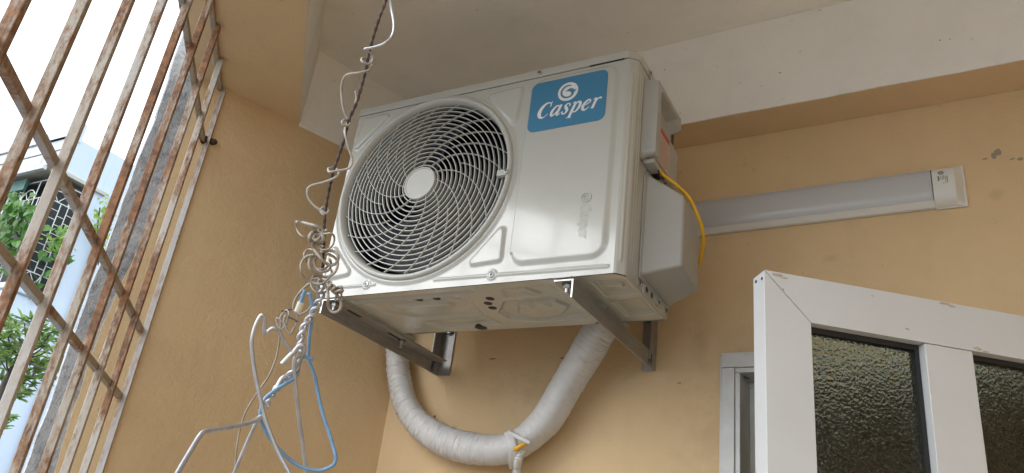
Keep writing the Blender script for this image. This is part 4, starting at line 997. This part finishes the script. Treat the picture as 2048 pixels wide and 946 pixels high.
wire(tw, 'dark_tie', [(563, 622, .82), (574, 622, .82), (580, 618, .815), (590, 617, .81)], 0.0011, 'cord'); wire(tw, 'dark_tie', [(577, 634, .815), (588, 639, .812), (594, 643, .81)], 0.0009, 'cord')

# blue wire hanger
bh = empty('blue_wire_hanger', at(617, 717, .79), 'blue coated wire hanger bent into a loose loop', 'hanger')
rb = 0.0018
wire(bh, 'loop', [(619, 585, .79), (625, 617, .79), (622, 650, .79), (618, 682, .79), (617, 717, .79), (621, 730, .79), (629, 750, .79), (634, 775, .79), (640, 805, .785), (648, 836, .78), (657, 862, .775), (666, 892, .77), (671, 910, .765), (671, 922, .763), (664, 932, .762), (640, 941, .76), (612, 937, .757), (592, 928, .755), (572, 913, .753), (555, 895, .75), (540, 876, .748), (528, 856, .747), (521, 838, .745), (522, 818, .745), (530, 798, .748), (545, 784, .752), (570, 768, .76), (592, 753, .77), (598, 730, .775), (602, 718, .775), (609, 713, .776), (618, 716, .776), (627, 719, .776)], rb, 'bluewire', 5, 10)
wire(bh, 'stub', [(610, 580, .785), (604, 597, .785), (600, 611, .785)], rb, 'bluewire', 4, 10)
wire(bh, 'plastic_cap', [(602, 605, .785), (598, 616, .785), (594, 624, .785)], 0.0034, 'tip', 4, 12)

# silver wire hangers
rs = 0.0018
h1_ = empty('silver_wire_hanger', at(530, 667, .76), 'silver wire hanger bent into a tall narrow loop left of the blue one', 'hanger', 'silver wire hangers')
wire(h1_, 'loop', [(604, 700, .772), (596, 712, .768), (586, 705, .766), (573, 689, .763), (560, 666, .76), (553, 658, .758), (546, 656, .757), (537, 662, .755), (530, 667, .753), (529, 655, .751), (530, 640, .75), (527, 631, .749), (521, 632, .748), (514, 644, .746), (508, 660, .744), (504, 678, .742), (504, 695, .741), (507, 725, .74), (512, 755, .738), (520, 792, .736), (530, 835, .733), (543, 872, .73), (557, 905, .727), (573, 935, .724), (590, 970, .72)], rs, 'silver', 6, 10)
wire(h1_, 'stub', [(563, 729, .757), (574, 717, .76), (588, 703, .764), (598, 693, .768), (606, 691, .77), (607, 700, .772), (601, 716, .774)], 0.0023, 'silver', 5, 10)
h2_ = empty('silver_wire_hanger', at(589, 750, .775), 'silver wire hanging almost straight down inside the blue loop', 'hanger', 'silver wire hangers')
wire(h2_, 'stem', [(597, 702, .768), (590, 718, .767), (588, 735, .767), (590, 760, .768), (594, 800, .77), (600, 850, .772), (607, 900, .774), (611, 930, .775), (612, 980, .776)], 0.0019, 'silver', 6, 10)
h3_ = empty('silver_wire_hanger', at(485, 852, .72), 'silver wire hanger whose bent arm reaches to the lower left corner', 'hanger', 'silver wire hangers')
wire(h3_, 'arm', [(524, 832, .742), (510, 841, .735), (485, 850, .72), (450, 857, .69), (425, 861, .665), (409, 864, .65), (402, 869, .645), (395, 879, .64), (380, 904, .625), (360, 938, .605), (340, 975, .585)], 0.0022, 'silver', 6, 10)
wire(h3_, 'lower_arm', [(524, 826, .75), (514, 842, .75), (500, 872, .75), (485, 906, .75), (470, 942, .75), (460, 968, .75)], 0.0017, 'silver', 6, 8)
# twisted stems: two wires wound around a shared axis
axis_px = [(642, 560, .80), (642, 590, .797), (637, 605, .795), (628, 622, .79), (617, 640, .785), (608, 655, .78), (602, 672, .776), (600, 690, .774), (597, 710, .773), (592, 735, .772), (578, 752, .77), (562, 768, .765), (548, 785, .757), (537, 802, .75), (530, 815, .748)]
ax_ = px_path(axis_px, 12); al = np.concatenate([[0], np.cumsum(np.linalg.norm(np.diff(ax_, axis=0), axis=1))]); as_ = np.arange(0, al[-1], 0.0012)
ax2 = np.stack([np.interp(as_, al, ax_[:, k]) for k in range(3)], -1)
T = np.gradient(ax2, axis=0); T /= np.linalg.norm(T, axis=1, keepdims=True); n1 = np.cross(T, V(0.3, 0.8, 0.1)); n1 /= np.linalg.norm(n1, axis=1, keepdims=True); n2 = np.cross(T, n1)
for ph, hh in ((0, h1_), (math.pi, h3_)):
    a = as_ / 0.019 * 2 * math.pi + ph; amp = 0.0021 + 0.0015 * np.exp(-as_ / 0.02)
    mesh('twisted_stem', tube(ax2 + (n1 * np.cos(a)[:, None] + n2 * np.sin(a)[:, None]) * amp[:, None], 0.0018, 8), M['silver'], hh, smooth=True)
wire(h2_, 'white_stub', [(573, 752, .766), (564, 757, .763), (557, 768, .76), (552, 780, .757)], 0.0022, 'silver', 5, 10)

# ================================================================== OUTSIDE: NEIGHBOUR HOUSE
def bluewall(name, col, dirt=0.3):
    m, nt, b = newmat(name)
    c = ramp(nt, noise(nt, 0.8, 6, 0.6), [(0.3, tuple(x * 0.93 for x in col)), (0.7, col)])
    mp = N(nt, 'ShaderNodeMapping'); mp.inputs['Scale'].default_value = (9, 9, 0.9); nt.links.new(pos(nt), mp.inputs[0])
    c = mix(nt, ramp(nt, noise(nt, 1.4, 6, 0.7, vec=mp.outputs[0]), [(0.52, g(0)), (0.75, g(dirt))]), c, (0.10, 0.10, 0.11))
    nt.links.new(c, b.inputs['Base Color']); b.inputs['Roughness'].default_value = 0.8; return m
M['hblue'] = bluewall('pale_blue_wall', (0.56, 0.63, 0.71), 0.12)
M['hwhite'] = bluewall('stained_white_parapet', (0.50, 0.51, 0.53), 0.75)
M['hband'] = plain('grey_band', (0.24, 0.26, 0.29), 0.8, var=0.3, vscale=2)
M['heave'] = plain('beige_eave', (0.46, 0.42, 0.35), 0.8, var=0.25, vscale=3)
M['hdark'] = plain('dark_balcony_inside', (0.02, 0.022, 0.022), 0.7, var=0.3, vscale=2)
M['hcage'] = plain('white_iron_cage', (0.62, 0.62, 0.58), 0.5)
M['hgreen'] = plain('green_awning', (0.035, 0.11, 0.09), 0.6, var=0.2, vscale=4)
HX, HY = -6.40, 2.55
nh = empty('neighbour_house', (HX, HY, -5.0), 'pale blue neighbour house with caged balcony seen through the grille', 'house')
def hb_(name, lo, hi, mat, par=nh): return mesh(name, box((lo[0], lo[1], lo[2] + Z0), (hi[0], hi[1], hi[2] + Z0)), M[mat], par)
hb_('upper_wall', (-12, HY + 0.06, 2.85), (HX, 9, 3.24), 'hblue')
hb_('parapet', (-12, HY, 2.86), (HX - 0.002, HY + 0.06, 3.06), 'hwhite'); hb_('parapet', (-12, HY - 0.01, 3.07), (HX - 0.002, HY + 0.06, 3.19), 'hwhite'); hb_('parapet', (-12, HY - 0.03, 3.20), (HX + 0.002, HY + 0.10, 3.30), 'hwhite')
hb_('band', (-12, HY + 0.004, 3.055), (HX - 0.006, HY + 0.05, 3.075), 'hband'); hb_('band', (-12, HY - 0.004, 3.185), (HX - 0.006, HY + 0.05, 3.205), 'hband')
hb_('corner_post', (HX - 0.30, HY - 0.035, 3.20), (HX + 0.008, HY + 0.12, 3.42), 'hblue')
hb_('roof_step', (HX - 0.5, 2.95, 3.24), (HX - 0.001, 9, 3.30), 'hblue')
ev = hb_('eave', (-12, HY - 0.12, 2.805), (HX + 0.035, 3.10, 2.84), 'heave')
hb_('eave_drip', (-12, HY - 0.16, 2.745), (HX + 0.05, HY - 0.12, 2.784), 'hwhite', ev)
hb_('awning', (-12, HY - 0.06, 2.62), (HX - 0.35, HY - 0.03, 2.74), 'hgreen')
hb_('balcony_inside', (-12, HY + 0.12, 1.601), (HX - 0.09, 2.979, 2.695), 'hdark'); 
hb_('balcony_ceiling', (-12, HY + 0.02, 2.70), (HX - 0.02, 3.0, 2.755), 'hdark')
hb_('wall', (-12, 2.98, -7.1), (HX, 9, 2.85), 'hblue')
hb_('balcony_front', (-12, HY - 0.02, 0.95), (HX + 0.004, 2.979, 1.60), 'hblue')
for z in (1.53, 1.28, 1.10): hb_('band', (-12, HY - 0.035, z), (HX + 0.016, 2.976, z + 0.018), 'hband')
hb_('lower_wall', (-12, HY + 0.25, -7.1), (HX - 0.003, 2.978, 0.949), 'hblue')
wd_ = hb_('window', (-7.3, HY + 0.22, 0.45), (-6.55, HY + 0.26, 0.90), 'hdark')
hb_('window_frame', (-7.34, HY + 0.215, 0.90), (-6.5, HY + 0.26, 0.94), 'heave', wd_); hb_('window_frame', (-6.55, HY + 0.215, 0.42), (-6.51, HY + 0.26, 0.90), 'heave', wd_)
dp_ = mesh('drainpipe', tube([V(HX + 0.03, 3.20, -5), V(HX + 0.03, 3.20, Z0 + 2.84)], 0.022, 10), M['hband'], nh, smooth=True)
# white iron cage round the balcony corner: each panel one part
def rod(a, b, r=0.006): return tube([np.asarray(a, float), np.asarray(b, float)], r * 0.72, 5)
def cage_panel(o, ax, wid, z0, z1, name):
    parts = []; o = np.asarray(o, float); nx = max(3, int(round(wid / 0.085)))
    Pp = lambda s, z: o + ax * s + V(0, 0, z + Z0)
    parts += [rod(Pp(0, z), Pp(wid, z), 0.008) for z in (z0, z0 + 0.16, z1 - 0.20, z1)]
    for i in range(nx + 1):
        s = wid * i / nx; parts.append(rod(Pp(s, z0 if i % 3 == 0 else z0 + 0.16), Pp(s, z1 if i % 3 == 0 else z1 - 0.20), 0.007))
        if i < nx:
            for j in range(7):
                z = z0 + 0.22 + (z1 - z0 - 0.46) * (j + (0.5 if i % 2 else 0)) / 7
                parts.append(rod(Pp(s, z), Pp(s + wid / nx, z), 0.0055))
    for i in range(0, nx - 2, 3):
        s0, s1 = wid * i / nx, wid * (i + 3) / nx; c = (s0 + s1) / 2; r = (s1 - s0) / 2 - 0.008
        for zc, sg in ((z0 + 0.16, -1), (z1 - 0.20, 1)):
            parts.append(tube(np.array([Pp(c + r * math.cos(t), zc + sg * min(0.16, r) * math.sin(t)) for t in np.linspace(0, math.pi, 11)]), 0.006, 5))
            parts.append(rod(Pp(c, zc), Pp(c - r * .6, zc + sg * min(0.16, r) * .8), 0.0055)); parts.append(rod(Pp(c, zc), Pp(c + r * .6, zc + sg * min(0.16, r) * .8), 0.0055))
    return mesh(name, join(*parts), M['hcage'], nh)
for q in range(4): cage_panel((HX - 0.02 - 0.66 * (q + 1), HY, 0), AX, 0.65, 1.61, 2.72, 'cage_panel')
cage_panel((HX, HY + 0.005, 0), AY, 0.41, 1.61, 2.72, 'cage_panel')

# foliage
def leafmat(name, c0, c1):
    m, nt, b = newmat(name)
    oi = N(nt, 'ShaderNodeNewGeometry')
    nt.links.new(ramp(nt, oi.outputs['Random Per Island'], [(0.0, c0), (1.0, c1)]), b.inputs['Base Color'])
    b.inputs['Roughness'].default_value = 0.45
    tr = N(nt, 'ShaderNodeBsdfTranslucent'); nt.links.new(ramp(nt, oi.outputs['Random Per Island'], [(0.0, tuple(x * 1.5 for x in c0)), (1.0, tuple(x * 1.5 for x in c1))]), tr.inputs[0])
    ms = N(nt, 'ShaderNodeMixShader'); ms.inputs[0].default_value = 0.35
    nt.links.new(b.outputs[0], ms.inputs[1]); nt.links.new(tr.outputs[0], ms.inputs[2]); nt.links.new(ms.outputs[0], nt.nodes['Material Output'].inputs[0]); return m
M['leaf'] = leafmat('vine_leaves', (0.05, 0.14, 0.025), (0.13, 0.27, 0.05))
M['leafy'] = leafmat('young_leaves', (0.17, 0.30, 0.04), (0.36, 0.44, 0.08))
M['leaft'] = leafmat('tree_leaves', (0.07, 0.15, 0.035), (0.27, 0.36, 0.10))
M['bark'] = plain('bark', (0.09, 0.07, 0.055), 0.9, var=0.3, vscale=20)
def leaf(c, d, n_, L, Wd, pts):
    d = d / np.linalg.norm(d); s = np.cross(d, n_); s /= max(np.linalg.norm(s), 1e-6); u_ = np.cross(s, d)
    return np.array([c + d * (L * x) + s * (Wd * y) + u_ * (L * z) for x, y, z in pts])
HEART = [(0, 0, 0), (-0.12, 0.30, .05), (0.15, 0.55, .08), (0.55, 0.42, .04), (1.0, 0, -.12), (0.55, -0.42, .04), (0.15, -0.55, .08), (-0.12, -0.30, .05)]
HF = [(0, 1, 2, 3), (0, 3, 4), (0, 4, 5), (0, 5, 6, 7)]
LANCE = [(0, 0, 0), (0.35, 0.5, .05), (0.7, 0.42, .02), (1.0, 0, -.10), (0.7, -0.42, .02), (0.35, -0.5, .05)]
LF = [(0, 1, 2), (0, 2, 3), (0, 3, 4), (0, 4, 5)]
def rnd3(): 
    v = rng.normal(size=3); return v / np.linalg.norm(v)
vine = empty('climbing_vine', (HX - 0.5, HY - 0.1, Z0 + 1.6), 'leafy green vine growing over the white cage of the neighbour house', 'plant')
parts, party = [], []
for u0, v0, u1, v1, cnt, dep in ((-30, 400, 70, 490, 150, 0), (-20, 480, 45, 540, 50, 0), (20, 385, 70, 430, 20, 0), (60, 560, 85, 600, 14, 0), (95, 450, 150, 520, 28, 0), (70, 500, 150, 560, 12, 0)):
    for _ in range(cnt):
        u, v = rng.uniform(u0, u1), rng.uniform(v0, v1)
        c = at(u, v, 7.75 + rng.uniform(-0.22, 0.1))
        parts.append((leaf(c, V(rng.normal() * .5, -0.2 + rng.normal() * .3, -0.8 + rng.normal() * .4), V(0.4 + rng.normal() * .3, -0.9, 0.5 + rng.normal() * .3), rng.uniform(.05, .10), rng.uniform(.05, .095), HEART), HF))
for u0, v0, cnt in ((120, 470, 18), (132, 488, 16), (112, 492, 14), (128, 505, 12), (100, 480, 8), (70, 436, 8), (138, 480, 8), (5, 470, 6)):
    for _ in range(cnt):
        c = at(u0 + rng.normal() * 7, v0 + rng.normal() * 8, 7.62 + rng.uniform(-0.1, 0.1))
        party.append((leaf(c, rnd3() + V(0, 0, -.3), V(0.4, -0.9, .4) + rnd3() * .6, rng.uniform(.03, .06), rng.uniform(.02, .04), HEART), HF))
tag(mesh('leaves', join(*parts), M['leaf'], vine), kind='stuff'); tag(mesh('young_leaves', join(*party), M['leafy'], vine), kind='stuff')
mesh('stem', join(*[tube(catmull([at(u + rng.normal() * 4, v, 7.7) for u, v in pth], 6), 0.008, 6) for pth in ([(118, 565), (122, 530), (128, 500), (112, 470)], [(40, 560), (30, 530), (40, 480), (20, 440)], [(75, 560), (60, 530), (70, 470), (60, 440)])]), M['bark'], vine)
v2 = empty('wall_creeper', at(215, 480, 8.2), 'small yellow-green creeper on the blue wall beside the concrete edge', 'plant')
party = []
for u0, v0, cnt in ((200, 415, 10), (212, 425, 14), (222, 440, 14), (205, 445, 12), (195, 460, 12), (215, 465, 14), (225, 405, 8), (190, 440, 6), (230, 390, 5), (210, 490, 10)):
    for _ in range(cnt):
        c = at(u0 + rng.normal() * 6, v0 + rng.normal() * 8, 8.1 + rng.uniform(-0.12, 0.12))
        party.append((leaf(c, rnd3() + V(0, 0, -.2), V(0.6, -0.8, .4) + rnd3() * .6, rng.uniform(.035, .065), rng.uniform(.025, .045), HEART), HF))
tag(mesh('leaves', join(*party), M['leafy'], v2), kind='stuff')
mesh('stem', join(*[tube(catmull([at(u, v, 8.12) for u, v in pth], 6), 0.007, 6) for pth in ([(196, 530), (203, 500), (212, 460), (225, 400)], [(200, 520), (195, 460), (200, 415)])]), M['bark'], v2)
# tree with whorled leaves
TD = 6.0
tr_ = empty('garden_tree', at(-60, 1500, TD), 'light green tree with whorled leaves growing beside the neighbour house', 'tree')
tips = [(49, 646), (15, 658), (87, 650), (102, 665), (38, 692), (90, 690), (71, 682), (11, 684), (56, 725), (75, 731), (88, 722), (109, 741), (71, 748), (41, 778), (53, 769), (30, 787), (8, 843), (4, 725), (6, 767), (25, 672), (60, 662), (0, 700), (-15, 660), (-20, 740), (-25, 800), (112, 722), (98, 700), (20, 715), (-5, 640), (30, 640), (14, 702), (-10, 860), (104, 754), (-30, 700)]
tl_ = []; br_ = []
hubs = [(0, 800, TD), (20, 745, TD), (-20, 720, TD + .1), (40, 710, TD - .1)]
for k, (u, v) in enumerate(tips):
    dd = TD + rng.uniform(-0.25, 0.25); c = at(u, v, dd)
    hb0 = min(hubs, key=lambda h: (h[0] - u) ** 2 + (h[1] - v - 25) ** 2)
    mid = ((u + hb0[0]) / 2 + rng.normal() * 4, (v + hb0[1]) / 2 + 8, (dd + hb0[2]) / 2)
    br_.append(tube(catmull([at(*hb0), at(*mid), c], 5), [0.009, 0.0085, 0.008, 0.0075, 0.007, 0.0065, 0.006, 0.0055, 0.005, 0.0045, 0.004], 5))
    for w_ in range(3):
        cc = c + rnd3() * 0.045
        ax0 = V(0.1, -0.1, 0.9) + rnd3() * 0.5; ax0 /= np.linalg.norm(ax0)
        for q in range(10):
            dv = rnd3(); dv = dv - ax0 * (dv @ ax0); dv /= np.linalg.norm(dv); dv = dv + ax0 * rng.uniform(-.2, .7)
            tl_.append((leaf(cc, dv, ax0 + rnd3() * .2, rng.uniform(.06, .105), rng.uniform(.022, .032), LANCE), LF))
tag(mesh('crown', join(*tl_), M['leaft'], tr_), kind='stuff')
trunk_pts = [at(-60, 1500, TD), at(-50, 1100, TD), at(-20, 900, TD), at(0, 800, TD), at(20, 745, TD), at(40, 710, TD - .1)]
TP = catmull(trunk_pts, 8)
mesh('trunk', tube(TP, list(np.linspace(0.075, 0.010, len(TP))), 9), M['bark'], tr_, smooth=True)
mesh('branches', join(*br_), M['bark'], tr_, smooth=True)
